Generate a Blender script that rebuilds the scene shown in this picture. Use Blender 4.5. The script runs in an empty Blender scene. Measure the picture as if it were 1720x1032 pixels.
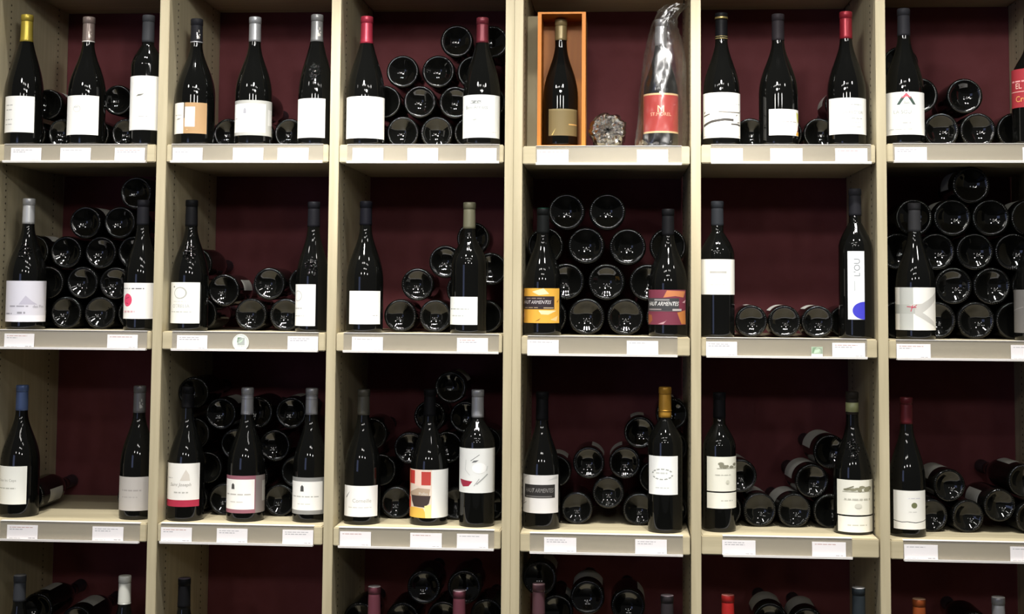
import bpy, bmesh, math, random
from mathutils import Vector, Matrix
random.seed(7)
S = bpy.context.scene
COL = S.collection
PI = math.pi

CAM = {'loc': [1.1102, -3.3775, -0.3451],
 'right': [0.997282, 0.073282, 0.007705],
 'up': [-0.00267, -0.068559, 0.997643],
 'fwd': [-0.073637, 0.994952, 0.068177],
 'f': 2413.02,
 'sy': -192.85}

# ------------------------------------------------------------------ camera, world, light, exposure
W, H = 1720, 1032
cd = bpy.data.cameras.new('camera'); cam = bpy.data.objects.new('camera', cd); COL.objects.link(cam)
r, u, f = (Vector(CAM[k]) for k in ('right', 'up', 'fwd'))
cam.matrix_world = Matrix(((r.x, u.x, -f.x, CAM['loc'][0]), (r.y, u.y, -f.y, CAM['loc'][1]), (r.z, u.z, -f.z, CAM['loc'][2]), (0, 0, 0, 1)))
cd.sensor_fit = 'HORIZONTAL'; cd.sensor_width = 36.0
cd.lens = CAM['f'] / W * 36.0
cd.shift_y = CAM['sy'] / W
cd.clip_start = 0.05
S.camera = cam

wd = bpy.data.worlds.new('shop_ambient'); S.world = wd; wd.use_nodes = True
bg = wd.node_tree.nodes['Background']
bg.inputs[0].default_value = (1.0, 0.98, 0.95, 1); bg.inputs[1].default_value = 0.085

def spot(x, y, z, tx, ty, tz, power, deg, rad=0.03, col=(1.0, 0.95, 0.86)):
    l = bpy.data.lights.new('ceiling_or_fill_spot', 'SPOT'); o = bpy.data.objects.new('ceiling_or_fill_spot', l); COL.objects.link(o)
    l.energy = power; l.spot_size = math.radians(deg); l.spot_blend = 1.0; l.shadow_soft_size = rad; l.color = col
    o.location = (x, y, z)
    o.rotation_euler = (Vector((tx, ty, tz)) - Vector((x, y, z))).to_track_quat('-Z', 'Y').to_euler()
    return o

WARM = (1.0, 0.972, 0.925)
for x, e, c in ((-0.36, 10, 96), (0.43, 13, 96), (1.29, 12, 96), (2.12, 10, 96), (0.45, 44, 40), (1.27, 42, 40)):   # track spots just under a metre in front
    spot(x, -0.85, 0.55, x, 0.0, 0.02 if 0 < x < 2 else -0.2, e, c, 0.05, WARM)
for x, e in ((-0.3, 30), (0.43, 125), (1.29, 125), (2.0, 38)):                                     # steep downlights just in front of the shelf faces
    spot(x, -0.42, 1.85, x, -0.25, 0.0, e, 80, 0.045, WARM)
for x in (-0.3, 0.3, 0.9, 1.5, 2.1):                                     # high ceiling lamps aimed at the lower rows
    spot(x, -1.5, 2.4, x, 0.0, -1.2, 325, 39, 0.07, WARM)
for x, e in ((-0.25, 62), (0.25, 56), (0.75, 56), (1.2, 56), (1.65, 56), (2.1, 56)):  # added unseen narrow beams, crossing to brighten the top row's walls
    spot(1.55 - x * .55, -3.0, 0.92, x, 0.0, 0.21, e * 1.25, 17, 0.09, WARM)
for x, e in ((-0.1, 48), (1.0, 48), (2.1, 48)):                          # lamps further into the shop
    spot(2.6 - x * 1.6, -4.8, 0.85, x * .7 + .25, 0.0, -0.8, e, 60, 0.13, WARM)
for x, y, z, e in ((0.45, -2.1, 1.0, 5), (0.72, -2.1, 1.0, 5), (1.35, -2.1, 1.0, 5), (0.62, -3.2, 1.0, 9), (1.0, -3.2, 1.0, 9), (1.5, -3.2, 1.0, 9), (1.7, -2.1, 1.0, 5), (0.1, -2.1, 1.0, 5)):   # added unseen lamps, there for extra glints on the glass
    spot(x, y, z, x, 0.0, -0.4, e, 125, 0.06, WARM)
al = bpy.data.lights.new('shop_window', 'AREA'); ao = bpy.data.objects.new('shop_window', al); COL.objects.link(ao)
al.shape = 'RECTANGLE'; al.size = 1.0; al.size_y = 1.5; al.energy = 9; al.color = (0.45, 0.55, 1.0)
ao.location = (-1.6, -4.6, -0.4); ao.rotation_euler = (Vector((0.6, 0, -0.4)) - ao.location).to_track_quat('-Z', 'Y').to_euler()

S.view_settings.view_transform = 'Standard'; S.view_settings.look = 'None'
S.view_settings.gamma = 1.0; S.view_settings.use_curve_mapping = False
S.view_settings.exposure = 0.0

# ------------------------------------------------------------------ measured layout (metres): panels, shelves, bottles, tickets
DEPTH = 0.4431
PANELS = [(-0.4258, -0.402), (-0.0, 0.0238), (0.4218, 0.4449), (0.8419, 0.8631), (0.8631, 0.8843), (1.2803, 1.3037), (1.7089, 1.732), (2.132, 2.1558)]
SHELFZ = [[0.45, 0.4502, 0.4496, 0.446, 0.4494, 0.4522], [-0.0, 0.0002, -0.0004, -0.004, -0.0006, 0.0022], [-0.4494, -0.4491, -0.4489, -0.4515, -0.4514, -0.4523], [-0.9037, -0.9022, -0.9035, -0.9076, -0.9053, -0.907],
 [-1.3552, -1.3537, -1.355, -1.3591, -1.3568, -1.3585]]
THICK = 0.0434
STANDING = [{'n': 'wine_bottle',
  'cell': [1, 1],
  'x': -0.3551,
  'y': 0.0569,
  'z': -0.0,
  'R': 0.0449,
  'H': 0.3277,
  'style': 'cone',
  'cap': {'c': 'B8A342', 'bot': 0.2608, 'metal': 0.6},
  'label': 'dark burgundy bottle with a shiny gold capsule, top left bay',
  'labs': [[-1.0675, 0.9429, 0.0312, 0.1204, 'ECEBE6', [['l', 0.15, 0.4, 0.75, 0.03, 'C9C9C6'], ['l', 0.15, 0.38, 0.62, 0.03, 'C9C9C6'], ['l', 0.12, 0.4, 0.35, 0.025, 'C9C9C6'], ['l', 0.12, 0.42, 0.22, 0.025, 'C9C9C6']]]]},
 {'n': 'wine_bottle',
  'cell': [1, 1],
  'x': -0.1978,
  'y': 0.0575,
  'z': -0.0,
  'R': 0.0455,
  'H': 0.3209,
  'style': 'burg',
  'cap': {'c': '7A6C66', 'bot': 0.2586, 'metal': 0.3, 'motif': 'A89C92', 'ring': 'D8D4CE'},
  'label': 'bottle with ornate taupe capsule and faint emblem label, middle of top left bay',
  'labs': [[-1.1069, 1.0402, 0.0253, 0.1215, 'ECEBE6', [['o', 0.44, 0.66, 0.1, 0.09, 'DCDAD0'], ['l', 0.36, 0.52, 0.7, 0.02, 'C9C9C6']]]]},
 {'n': 'wine_bottle',
  'cell': [1, 1],
  'x': -0.045,
  'y': 0.0514,
  'z': -0.0,
  'R': 0.0394,
  'H': 0.3232,
  'style': 'bord',
  'cap': {'c': '393A3D', 'bot': 0.2568, 'metal': 0.2},
  'label': 'square-shouldered bottle, tall wrap-round white label with small feather mark, grey capsule',
  'labs': [[-1.4204, 2.0703, 0.0368, 0.1692, 'ECEBE6', [['b', 0.3, 0.46, 0.62, 0.67, '77776F'], ['l', 0.36, 0.52, 0.25, 0.02, 'C9C9C6']]]]},
 {'n': 'wine_bottle',
  'cell': [1, 2],
  'x': 0.074,
  'y': 0.0602,
  'z': 0.0002,
  'R': 0.0482,
  'H': 0.315,
  'style': 'burg',
  'cap': {'c': '222226', 'bot': 0.256, 'metal': 0.2, 'motif': 'B8B4AE', 'ring': 'A8A8AC'},
  'label': 'bottle with half white, half tan label and black capsule bearing a silver motif',
  'labs': [[-1.178, 0.9181, 0.0279, 0.1032, 'B08E66',
            [['r', 0, 0.42, 0, 1, 'EFEDE6'], ['r', 0.46, 0.7, 0.22, 0.86, 'F2EEE8'], ['r', 0.43, 0.455, 0.5, 1, '4A4A48'], ['b', 0.18, 0.36, 0.45, 0.5, '8A8A80'], ['l', 0.1, 0.38, 0.6, 0.02, 'B5B2A6'],
             ['l', 0.5, 0.95, 0.12, 0.02, 'B09468']]]]},
 {'n': 'wine_bottle',
  'cell': [1, 2],
  'x': 0.2209,
  'y': 0.0564,
  'z': 0.0002,
  'R': 0.0444,
  'H': 0.3178,
  'style': 'burg',
  'cap': {'c': 'A9AAAC', 'bot': 0.2576, 'metal': 0.6},
  'label': 'silver-capped bottle with grey-framed white label and small grey crest, top shelf',
  'labs': [[-1.2173, 1.7242, 0.0235, 0.1088, 'A9A9A4',
            [['r', 0.02, 0.74, 0.09, 0.9, 'F3F3F0'], ['p', [[0.3, 0.62], [0.37, 0.62], [0.36, 0.74], [0.335, 0.8], [0.31, 0.74]], '9C9CA2'], ['l', 0.08, 0.5, 0.48, 0.03, 'C9C9C6'], ['l', 0.14, 0.4, 0.28, 0.02, 'C9C9C6'],
             ['r', 0.8, 0.97, 0.3, 0.75, 'C4C4C0']]]]},
 {'n': 'wine_bottle',
  'cell': [1, 2],
  'x': 0.3753,
  'y': 0.0548,
  'z': 0.0002,
  'R': 0.0428,
  'H': 0.3224,
  'style': 'cone',
  'cap': {'c': '7C7C7C', 'bot': 0.2565, 'metal': 0.4, 'motif': 'D8D4CC'},
  'label': 'bottle with relief-moulded shoulder, plain white label and pewter capsule, top shelf',
  'labs': [[-1.2598, 0.7689, 0.0177, 0.1128, 'ECEBE6', [['l', 0.06, 0.3, 0.45, 0.02, 'C9C9C6']]]],
  'emb': [0.1055, 0.55]},
 {'n': 'wine_bottle',
  'cell': [1, 3],
  'x': 0.4976,
  'y': 0.0583,
  'z': -0.0004,
  'R': 0.0463,
  'H': 0.3185,
  'style': 'cone',
  'cap': {'c': '9E2E40', 'bot': 0.2527, 'metal': 0.4},
  'label': 'bottle with bright raspberry-red capsule and blank white label, top shelf',
  'labs': [[-1.2943, 1.5203, 0.0169, 0.1181, 'F1F0EE', [['l', 0.72, 0.82, 0.72, 0.05, 'DEDEDC']]]]},
 {'n': 'wine_bottle',
  'cell': [1, 3],
  'x': 0.7811,
  'y': 0.0573,
  'z': -0.0004,
  'R': 0.0453,
  'H': 0.3135,
  'style': 'cone',
  'cap': {'c': '6E2A34', 'bot': 0.2526, 'metal': 0.35},
  'label': 'bottle with dark wine-red capsule and pale label with small crest over lettering',
  'labs': [[-1.338, 1.3359, 0.0183, 0.1211, 'E6E8E6',
            [['g', 0.42, 0.84, 0.12, 0.045, '9A9E9C'], ['t', 'Bon Arnets', 0.42, 0.71, 0.085, 'A2A6A0', 0], ['b', 0.34, 0.46, 0.4, 0.44, 'AAAEA8'], ['l', 0.1, 0.85, 0.13, 0.012, 'C4C6C2']]]]},
 {'n': 'wine_bottle',
  'cell': [1, 4],
  'x': 0.9709,
  'y': 0.0778,
  'z': -0.004,
  'R': 0.0418,
  'H': 0.3271,
  'style': 'burg',
  'cap': {'c': '8A7A54', 'bot': 0.2602, 'metal': 0.35},
  'label': 'bottle with kraft-brown label standing inside the open orange gift box',
  'labs': [[-0.7017, 1.2776, 0.0244, 0.0888, '6B5D3C', [['r', 0, 1, 0.94, 1, '796B48'], ['r', 0.62, 0.98, 0.4, 0.44, 'C89A5A'], ['p', [[0.1, 0.02], [0.24, 0.28], [0.14, 0.02]], 'C2AC68']]]]},
 {'n': 'wine_bottle',
  'cell': [1, 4],
  'x': 1.2122,
  'y': 0.0715,
  'z': -0.004,
  'R': 0.0415,
  'H': 0.3127,
  'style': 'burg',
  'cap': {'c': '8E8E90', 'bot': 0.2492, 'metal': 0.6},
  'label': 'bottle with red gold-edged label lettered M, wrapped in clear cellophane',
  'labs': [[-1.5003, 1.4412, 0.0351, 0.1304, 'A63A34',
            [['r', 0, 1, 0.955, 1, 'D8B888'], ['r', 0, 1, 0, 0.045, 'D8B888'], ['r', 0, 0.03, 0, 1, 'C89A70'], ['r', 0.97, 1, 0, 1, 'C89A70'], ['t', 'M', 0.5, 0.6, 0.17, 'EBD9A8', 0],
             ['t', 'ST.MOREL', 0.5, 0.47, 0.085, 'E0B090', 0]]]]},
 {'n': 'wine_bottle',
  'cell': [1, 5],
  'x': 1.3559,
  'y': 0.0557,
  'z': -0.0006,
  'R': 0.0437,
  'H': 0.3213,
  'style': 'burg',
  'cap': {'c': '101012', 'bot': 0.2582, 'metal': 0.1, 'rings': 'B9A468'},
  'label': 'bottle with black gold-ringed capsule and white label of sweeping ink brushstrokes',
  'labs': [[-1.491, 1.3993, 0.0184, 0.1256, 'F1EFE8',
            [['r', 0.02, 0.98, 0.03, 0.05, 'C8C6BE'], ['s', [[0.08, 0.28], [0.3, 0.36], [0.55, 0.4], [0.72, 0.39]], 0.055, '45423E'], ['s', [[0.68, 0.3], [0.82, 0.3], [0.95, 0.285]], 0.035, '4A4744'],
             ['s', [[0.08, 0.49], [0.25, 0.53]], 0.028, '55524C'], ['s', [[0.44, 0.57], [0.7, 0.56], [0.93, 0.57], [0.96, 0.62]], 0.022, '6A665C'], ['b', 0.08, 0.14, 0.54, 0.6, '6A675F'], ['b', 0.78, 0.84, 0.48, 0.52, '77746C'],
             ['b', 0.8, 0.95, 0.33, 0.36, '77746C'], ['l', 0.72, 0.95, 0.75, 0.012, 'C9C9C6']]]]},
 {'n': 'wine_bottle',
  'cell': [1, 5],
  'x': 1.4902,
  'y': 0.058,
  'z': -0.0006,
  'R': 0.046,
  'H': 0.318,
  'style': 'burg',
  'cap': {'c': '2B272A', 'bot': 0.255, 'metal': 0.2},
  'label': 'stout bottle with short low white label splashed yellow at its right edge',
  'labs': [[-0.6034, 1.3606, 0.024, 0.0858, 'EFEEE8',
            [['p', [[0.82, 0.9], [0.97, 0.86], [0.99, 0.55], [0.9, 0.5], [0.84, 0.7]], 'CFCE5E'], ['p', [[0.78, 0.02], [1, 0], [1, 0.14], [0.86, 0.18]], 'E0A83C'],
             ['p', [[0.84, 0.16], [1, 0.16], [1, 0.45], [0.93, 0.4], [0.9, 0.22]], '6A2E22'], ['l', 0.24, 0.82, 0.52, 0.03, 'BDB8B4'], ['l', 0.4, 0.6, 0.32, 0.02, 'C9C9C6'], ['l', 0.4, 0.7, 0.75, 0.02, 'C9C9C6']]]]},
 {'n': 'wine_bottle',
  'cell': [1, 5],
  'x': 1.65,
  'y': 0.0572,
  'z': -0.0006,
  'R': 0.0452,
  'H': 0.3226,
  'style': 'burg',
  'cap': {'c': '8E2430', 'bot': 0.2583, 'metal': 0.4},
  'label': 'bottle with crimson capsule and white label with fine grey lettering, right of bay',
  'labs': [[-1.2417, 1.2756, 0.0267, 0.1122, 'EBECEA',
            [['t', 'LA RECTOR', 0.58, 0.6, 0.08, 'B2B4B0', 0], ['l', 0.5, 0.75, 0.81, 0.02, 'B8BAB6'], ['l', 0.5, 0.78, 0.43, 0.02, 'BFC1BD'], ['l', 0.5, 0.7, 0.33, 0.015, 'C9C9C6'], ['l', 0.48, 0.74, 0.2, 0.015, 'C9C9C6']]]]},
 {'n': 'wine_bottle',
  'cell': [1, 6],
  'x': 1.7852,
  'y': 0.057,
  'z': 0.0022,
  'R': 0.045,
  'H': 0.326,
  'style': 'burg',
  'cap': {'c': '29292D', 'bot': 0.2619, 'metal': 0.2},
  'label': 'bottle with a red and green A-shaped emblem on its white label',
  'labs': [[-1.4299, 1.2589, 0.0225, 0.1231, 'EEEEEA',
            [['p', [[0.31, 0.7], [0.37, 0.7], [0.48, 0.89], [0.41, 0.89]], '3E5048'], ['p', [[0.62, 0.7], [0.68, 0.7], [0.585, 0.89], [0.515, 0.89]], '3E5048'],
             ['p', [[0.4, 0.85], [0.495, 0.98], [0.59, 0.85], [0.5, 0.89]], 'C85A68'], ['g', 0.5, 0.76, 0.07, 0.035, 'CFD3CD'], ['t', 'LA SOU', 0.42, 0.535, 0.085, 'B4B8B2', 0], ['l', 0.42, 0.58, 0.28, 0.02, 'C9C9C6'],
             ['l', 0.12, 0.6, 0.13, 0.015, 'CFD3CD']]]]},
 {'n': 'wine_bottle',
  'cell': [1, 6],
  'x': 2.0784,
  'y': 0.056,
  'z': 0.0022,
  'R': 0.044,
  'H': 0.3039,
  'style': 'rhone',
  'cap': {'c': '3A2A2C', 'bot': 0.2417, 'metal': 0.2},
  'label': 'bottle with red label cut off by the right edge, top shelf',
  'labs': [[-1.6783, 1.1959, 0.0876, 0.1781, 'A0323A', [['l', 0.06, 0.6, 0.68, 0.04, 'E0A0A0'], ['t', 'EL', 0.25, 0.56, 0.14, 'E8C8B8', 0], ['r', 0.0, 1, 0.4, 0.42, 'E0B0A8'], ['t', 'Cru', 0.3, 0.22, 0.15, 'E0A860', 0]]]]},
 {'n': 'wine_bottle',
  'cell': [2, 1],
  'x': -0.3395,
  'y': 0.0648,
  'z': -0.4494,
  'R': 0.0468,
  'H': 0.3202,
  'style': 'burg',
  'cap': {'c': 'B8B9BA', 'bot': 0.2585, 'metal': 0.5},
  'label': 'bottle with crest-moulded shoulder, silver capsule and lilac-grey landscape label',
  'labs': [[-1.0721, 1.8053, 0.0191, 0.1183, 'D6D4DE',
            [['r', 0, 1, 0, 0.16, 'E8E6EE'], ['p', [[0.38, 0.42], [0.5, 0.64], [0.62, 0.5], [0.72, 0.42]], 'BDB9C8'], ['l', 0.2, 0.55, 0.38, 0.03, 'A9A7B2'], ['t', 'des Pins', 0.75, 0.375, 0.07, 'A09EAA', 0],
             ['l', 0.08, 0.25, 0.2, 0.03, 'A2A0AA'], ['l', 0.36, 0.5, 0.22, 0.05, 'ABA9B2']]]],
  'emb': [0.1993, 0.6]},
 {'n': 'wine_bottle',
  'cell': [2, 1],
  'x': -0.049,
  'y': 0.0586,
  'z': -0.4494,
  'R': 0.0406,
  'H': 0.3171,
  'style': 'burg',
  'cap': {'c': '1E1E22', 'bot': 0.2566, 'metal': 0.15},
  'label': 'slim bottle with a round pink-red seal on its white label',
  'labs': [[-1.1454, 1.4946, 0.0289, 0.1154, 'F0EEEA',
            [['e', 0.22, 0.52, 0.13, 0.18, 'E0486C'], ['s', [[0.17, 0.56], [0.27, 0.6]], 0.015, '8A2840'], ['s', [[0.17, 0.44], [0.25, 0.42]], 0.015, '8A2840'], ['l', 0.02, 0.3, 0.84, 0.02, 'A5A5A2'],
             ['l', 0.34, 0.62, 0.84, 0.03, '77777A'], ['l', 0.08, 0.42, 0.2, 0.05, 'F0C4C8']]]]},
 {'n': 'wine_bottle',
  'cell': [2, 2],
  'x': 0.0707,
  'y': 0.0629,
  'z': -0.4491,
  'R': 0.0449,
  'H': 0.3174,
  'style': 'burg',
  'cap': {'c': '121214', 'bot': 0.254, 'metal': 0.15},
  'label': 'black-capped bottle with relief shoulder and white label bearing a large accented O',
  'labs': [[-1.1773, 0.8559, 0.0189, 0.1173, 'EEEEE6',
            [['o', 0.46, 0.74, 0.19, 0.145, 'C6C6BE'], ['e', 0.26, 0.89, 0.03, 0.022, '9A9A92'], ['t', 'OTRELIA', 0.47, 0.42, 0.085, 'C8C8C2', 0], ['l', 0.15, 0.8, 0.28, 0.02, 'CFCFC9'], ['l', 0.25, 0.7, 0.53, 0.01, 'D8D8D2']]]],
  'emb': [0.1467, 0.6]},
 {'n': 'wine_bottle',
  'cell': [2, 2],
  'x': 0.3744,
  'y': 0.0583,
  'z': -0.4491,
  'R': 0.0403,
  'H': 0.3137,
  'style': 'burg',
  'cap': {'c': '19191D', 'bot': 0.2538, 'metal': 0.15},
  'label': 'black-capped bottle turned aside, narrow strip of white label showing, by right panel',
  'labs': [[-1.2598, 0.392, 0.0154, 0.1146, 'EEEEEA', [['o', 0.28, 0.72, 0.22, 0.13, 'D6D6D2'], ['l', 0.05, 0.5, 0.42, 0.03, 'C8C8C4'], ['l', 0.05, 0.6, 0.24, 0.02, 'D2D2CE']]]],
  'emb': [0.1055, 0.5]},
 {'n': 'wine_bottle',
  'cell': [2, 3],
  'x': 0.5014,
  'y': 0.0625,
  'z': -0.4489,
  'R': 0.0445,
  'H': 0.3156,
  'style': 'burg',
  'cap': {'c': '131319', 'bot': 0.2586, 'metal': 0.15},
  'label': 'dark-capped bottle with small blank white label, second row beside lone left wall',
  'labs': [[-0.7731, 1.1477, 0.0206, 0.0997, 'EFEFEC', [['l', 0.72, 0.88, 0.26, 0.03, 'C9C9C6']]]]},
 {'n': 'wine_bottle',
  'cell': [2, 3],
  'x': 0.7533,
  'y': 0.0615,
  'z': -0.4489,
  'R': 0.0435,
  'H': 0.3135,
  'style': 'rhone',
  'cap': {'c': '6A6854', 'bot': 0.2511, 'metal': 0.15},
  'label': 'bottle with olive-green capsule and small square white label',
  'labs': [[-1.3372, 0.6085, 0.0216, 0.0876, 'ECEEEA', [['l', 0.08, 0.75, 0.56, 0.04, 'BFC3BE'], ['l', 0.2, 0.6, 0.32, 0.04, 'CDD0CB'], ['b', 0.22, 0.38, 0.77, 0.79, 'C8D4DC']]]]},
 {'n': 'wine_bottle',
  'cell': [2, 4],
  'x': 0.9311,
  'y': 0.0628,
  'z': -0.4515,
  'R': 0.0448,
  'H': 0.3024,
  'style': 'burg',
  'cap': {'c': '151717', 'bot': 0.2432, 'metal': 0.1, 'top': '1F5A48'},
  'label': 'bottle with yellow marbled label and black name plate, second row',
  'labs': [[-1.4187, 1.1081, 0.03, 0.1119, 'D9A440',
            [['p', [[0.35, 0.9], [0.6, 1], [0.72, 0.84], [0.5, 0.8]], 'EBCFA8'], ['p', [[0.5, 0.36], [0.9, 0.36], [0.7, 0.24], [0.55, 0.25]], 'EBD2A4'], ['p', [[0.0, 0.2], [0.1, 0.35], [0.12, 0.1]], 'DDA870'],
             ['p', [[0.75, 0.1], [0.95, 0.22], [0.9, 0.05]], 'E8BE80'], ['p', [[0.02, 0.8], [0.07, 0.98], [0.1, 0.92]], '9A6A2A'], ['p', [[0.42, 0.04], [0.54, 0.14], [0.5, 0.08]], '7A5424'],
             ['p', [[0.9, 0.6], [1, 0.72], [0.94, 0.6]], '8A5A28'], ['r', 0.05, 0.84, 0.4, 0.77, '2E2428'], ['t', 'HAUT ARMENTES', 0.42, 0.6, 0.1, 'C8C2C4', 0.35, 0.68], ['l', 0.18, 0.62, 0.71, 0.025, '8A7A70'],
             ['l', 0.12, 0.5, 0.44, 0.025, '9A8A70'], ['r', 0.6, 0.82, 0.42, 0.45, 'A89880']]]]},
 {'n': 'wine_bottle',
  'cell': [2, 4],
  'x': 1.2292,
  'y': 0.064,
  'z': -0.4515,
  'R': 0.046,
  'H': 0.3021,
  'style': 'burg',
  'cap': {'c': '151517', 'bot': 0.2404, 'metal': 0.1},
  'label': 'bottle with maroon and copper label and grey name plate, second row',
  'labs': [[-1.5053, 1.0675, 0.0286, 0.1106, '6E3040',
            [['p', [[0.48, 0.78], [0.55, 0.98], [0.98, 0.96], [0.92, 0.78], [0.72, 0.82]], 'B8744C'], ['p', [[0.76, 0.35], [0.98, 0.42], [1, 0.02], [0.86, 0.02], [0.8, 0.2]], 'B0703C'],
             ['p', [[0.0, 0.05], [0.0, 0.3], [0.2, 0.28], [0.22, 0.12], [0.1, 0.02]], '8A5030'], ['p', [[0.88, 0.64], [1, 0.72], [0.96, 0.62]], 'C09CA0'], ['p', [[0.36, 0.02], [0.52, 0.1], [0.55, 0.14], [0.48, 0.02]], 'B08A90'],
             ['r', 0.0, 0.8, 0.4, 0.76, '3A3A3C'], ['r', 0.0, 0.84, 0.38, 0.4, '5A4A4E'], ['t', 'HAUT ARMENTES', 0.45, 0.6, 0.115, 'DCDAD8', 0.35, 0.68], ['r', 0.28, 0.6, 0.69, 0.73, '8E8A8A'],
             ['r', 0.08, 0.44, 0.42, 0.455, '8A8080'], ['r', 0.66, 0.86, 0.4, 0.455, 'AAA4A2']]]]},
 {'n': 'wine_bottle',
  'cell': [2, 5],
  'x': 1.3455,
  'y': 0.0579,
  'z': -0.4514,
  'R': 0.0399,
  'H': 0.3204,
  'style': 'bord',
  'cap': {'c': '2B2D31', 'bot': 0.2631, 'metal': 0.15},
  'label': 'square-shouldered bottle with cream wrap label and small grey building picture',
  'labs': [[-1.8137, 1.6769, 0.1002, 0.183, 'EFEDE4', [['r', 0.37, 0.66, 0.6, 0.66, 'B4B2AC'], ['r', 0.38, 0.65, 0.66, 0.72, 'DAD8D4'], ['l', 0.4, 0.6, 0.42, 0.015, 'DEDCD4'], ['l', 0.38, 0.62, 0.28, 0.015, 'DEDCD4']]]]},
 {'n': 'wine_bottle',
  'cell': [2, 5],
  'x': 1.6677,
  'y': 0.0571,
  'z': -0.4514,
  'R': 0.0391,
  'H': 0.351,
  'style': 'bord',
  'cap': {'c': '252529', 'bot': 0.2882, 'metal': 0.15},
  'label': "tallest bottle, narrow vertical white label lettered L'OU with blue disc",
  'labs': [[-0.6315, 0.3753, 0.0449, 0.2037, 'E2E4E6', [['v', "L'OU", 0.55, 0.76, 0.36, '8C9296'], ['pe', 1.0, 0.13, 0.72, 0.13, '3F3EBE'], ['s', [[0.42, 0.42], [0.42, 0.56]], 0.012, 'B2B6B8']]]]},
 {'n': 'wine_bottle',
  'cell': [2, 6],
  'x': 1.8064,
  'y': 0.0634,
  'z': -0.4523,
  'R': 0.0454,
  'H': 0.3189,
  'style': 'burg',
  'cap': {'c': '303032', 'bot': 0.2523, 'metal': 0.1},
  'label': 'bottle whose white label shows broad grey cross shapes and tiny red cross',
  'labs': [[-1.6624, 1.2328, 0.0223, 0.1213, 'E9E7E0',
            [['r', 0.2, 0.47, 0, 1, 'B9BBB6'], ['r', 0, 0.55, 0.38, 0.6, 'AFB1AB'], ['p', [[0.4, 0.6], [0.62, 0.62], [0.98, 0.9], [0.98, 0.74], [0.62, 0.4]], 'C4C2BC'],
             ['p', [[0.5, 0.5], [0.64, 0.4], [0.88, 0.2], [0.95, 0.05], [0.72, 0.2], [0.5, 0.36]], 'C4C2BC'], ['s', [[0.36, 0.55], [0.52, 0.53]], 0.02, 'B03A50'], ['s', [[0.43, 0.44], [0.46, 0.58]], 0.02, 'C04A60'],
             ['s', [[0.46, 0.52], [0.53, 0.59]], 0.015, 'B03A50']]]]},
 {'n': 'wine_bottle',
  'cell': [2, 6],
  'x': 2.08,
  'y': 0.0638,
  'z': -0.4523,
  'R': 0.0458,
  'H': 0.3156,
  'style': 'burg',
  'cap': {'c': '272729', 'bot': 0.2536, 'metal': 0.1},
  'label': 'bottle with murky grey label cut off by right edge, second row',
  'labs': [[-1.7207, 1.1961, 0.0181, 0.1178, '6A6866', [['s', [[0.0, 0.5], [0.3, 0.6]], 0.015, '8A8886']]]]},
 {'n': 'wine_bottle',
  'cell': [3, 1],
  'x': -0.3532,
  'y': 0.0918,
  'z': -0.9037,
  'R': 0.0468,
  'H': 0.3154,
  'style': 'burg',
  'cap': {'c': '5A6E9A', 'bot': 0.2549, 'metal': 0.3},
  'label': 'bottle with powder-blue capsule and white label, far left of third row',
  'labs': [[-1.0716, 0.7572, 0.0318, 0.123, 'F0F0E8', [['t', 'Sous les Ceps', 0.42, 0.62, 0.09, 'BDBDB2', 0], ['l', 0.05, 0.7, 0.42, 0.03, 'C9C9BE']]]]},
 {'n': 'wine_bottle',
  'cell': [3, 1],
  'x': -0.0558,
  'y': 0.0878,
  'z': -0.9037,
  'R': 0.0428,
  'H': 0.3175,
  'style': 'burg',
  'cap': {'c': '6A6A6A', 'bot': 0.2538, 'metal': 0.3, 'motif': 'B4B4B0'},
  'label': 'bottle with dull grey label and grey patterned capsule, left bay of third row',
  'labs': [[-1.1462, 0.9645, 0.022, 0.1026, 'B2ADA8', [['l', 0.2, 0.8, 0.6, 0.04, '98938F'], ['l', 0.2, 0.7, 0.4, 0.03, 'A09B97']]]]},
 {'n': 'wine_bottle',
  'cell': [3, 2],
  'x': 0.0697,
  'y': 0.0714,
  'z': -0.9022,
  'R': 0.0439,
  'H': 0.317,
  'style': 'burg',
  'cap': {'c': '111113', 'bot': 0.2666, 'metal': 0.1},
  'label': 'black-capped bottle with white label ending in a crimson band',
  'labs': [[-1.1777, 1.0851, 0.035, 0.1376, 'E6E4DE',
            [['r', 0, 1, 0, 0.155, 'A82C44'], ['p', [[0.5, 0.6], [0.56, 0.72], [0.64, 0.86], [0.72, 0.74], [0.74, 0.6]], 'CFC8BE'], ['t', 'Saint Joseph', 0.5, 0.5, 0.1, 'A8A29A', 0.25], ['l', 0.12, 0.3, 0.66, 0.02, 'C9C9C6'],
             ['l', 0.35, 0.7, 0.33, 0.03, 'C8C6BE']]]]},
 {'n': 'wine_bottle',
  'cell': [3, 2],
  'x': 0.2138,
  'y': 0.0826,
  'z': -0.9022,
  'R': 0.0454,
  'H': 0.3154,
  'style': 'burg',
  'cap': {'c': 'A4A5A8', 'bot': 0.2521, 'metal': 0.6, 'spiral': '7A7A80'},
  'label': 'silver spiral-capped bottle with rose-framed white label, middle of its bay',
  'labs': [[-1.2172, 1.7243, 0.021, 0.1094, '8E5A66',
            [['r', 0.02, 0.66, 0.1, 0.9, 'EFEEE8'], ['r', 0.68, 1, 0.0, 1, '7E7674'], ['r', 0.84, 0.99, 0.3, 0.85, 'A8A6A2'], ['p', [[0.22, 0.64], [0.29, 0.64], [0.285, 0.76], [0.255, 0.8], [0.225, 0.76]], '4A4844'],
             ['l', 0.08, 0.6, 0.5, 0.03, 'B8B4AE'], ['l', 0.2, 0.48, 0.3, 0.025, 'CFCBC5']]]]},
 {'n': 'wine_bottle',
  'cell': [3, 2],
  'x': 0.371,
  'y': 0.0874,
  'z': -0.9022,
  'R': 0.0424,
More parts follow.
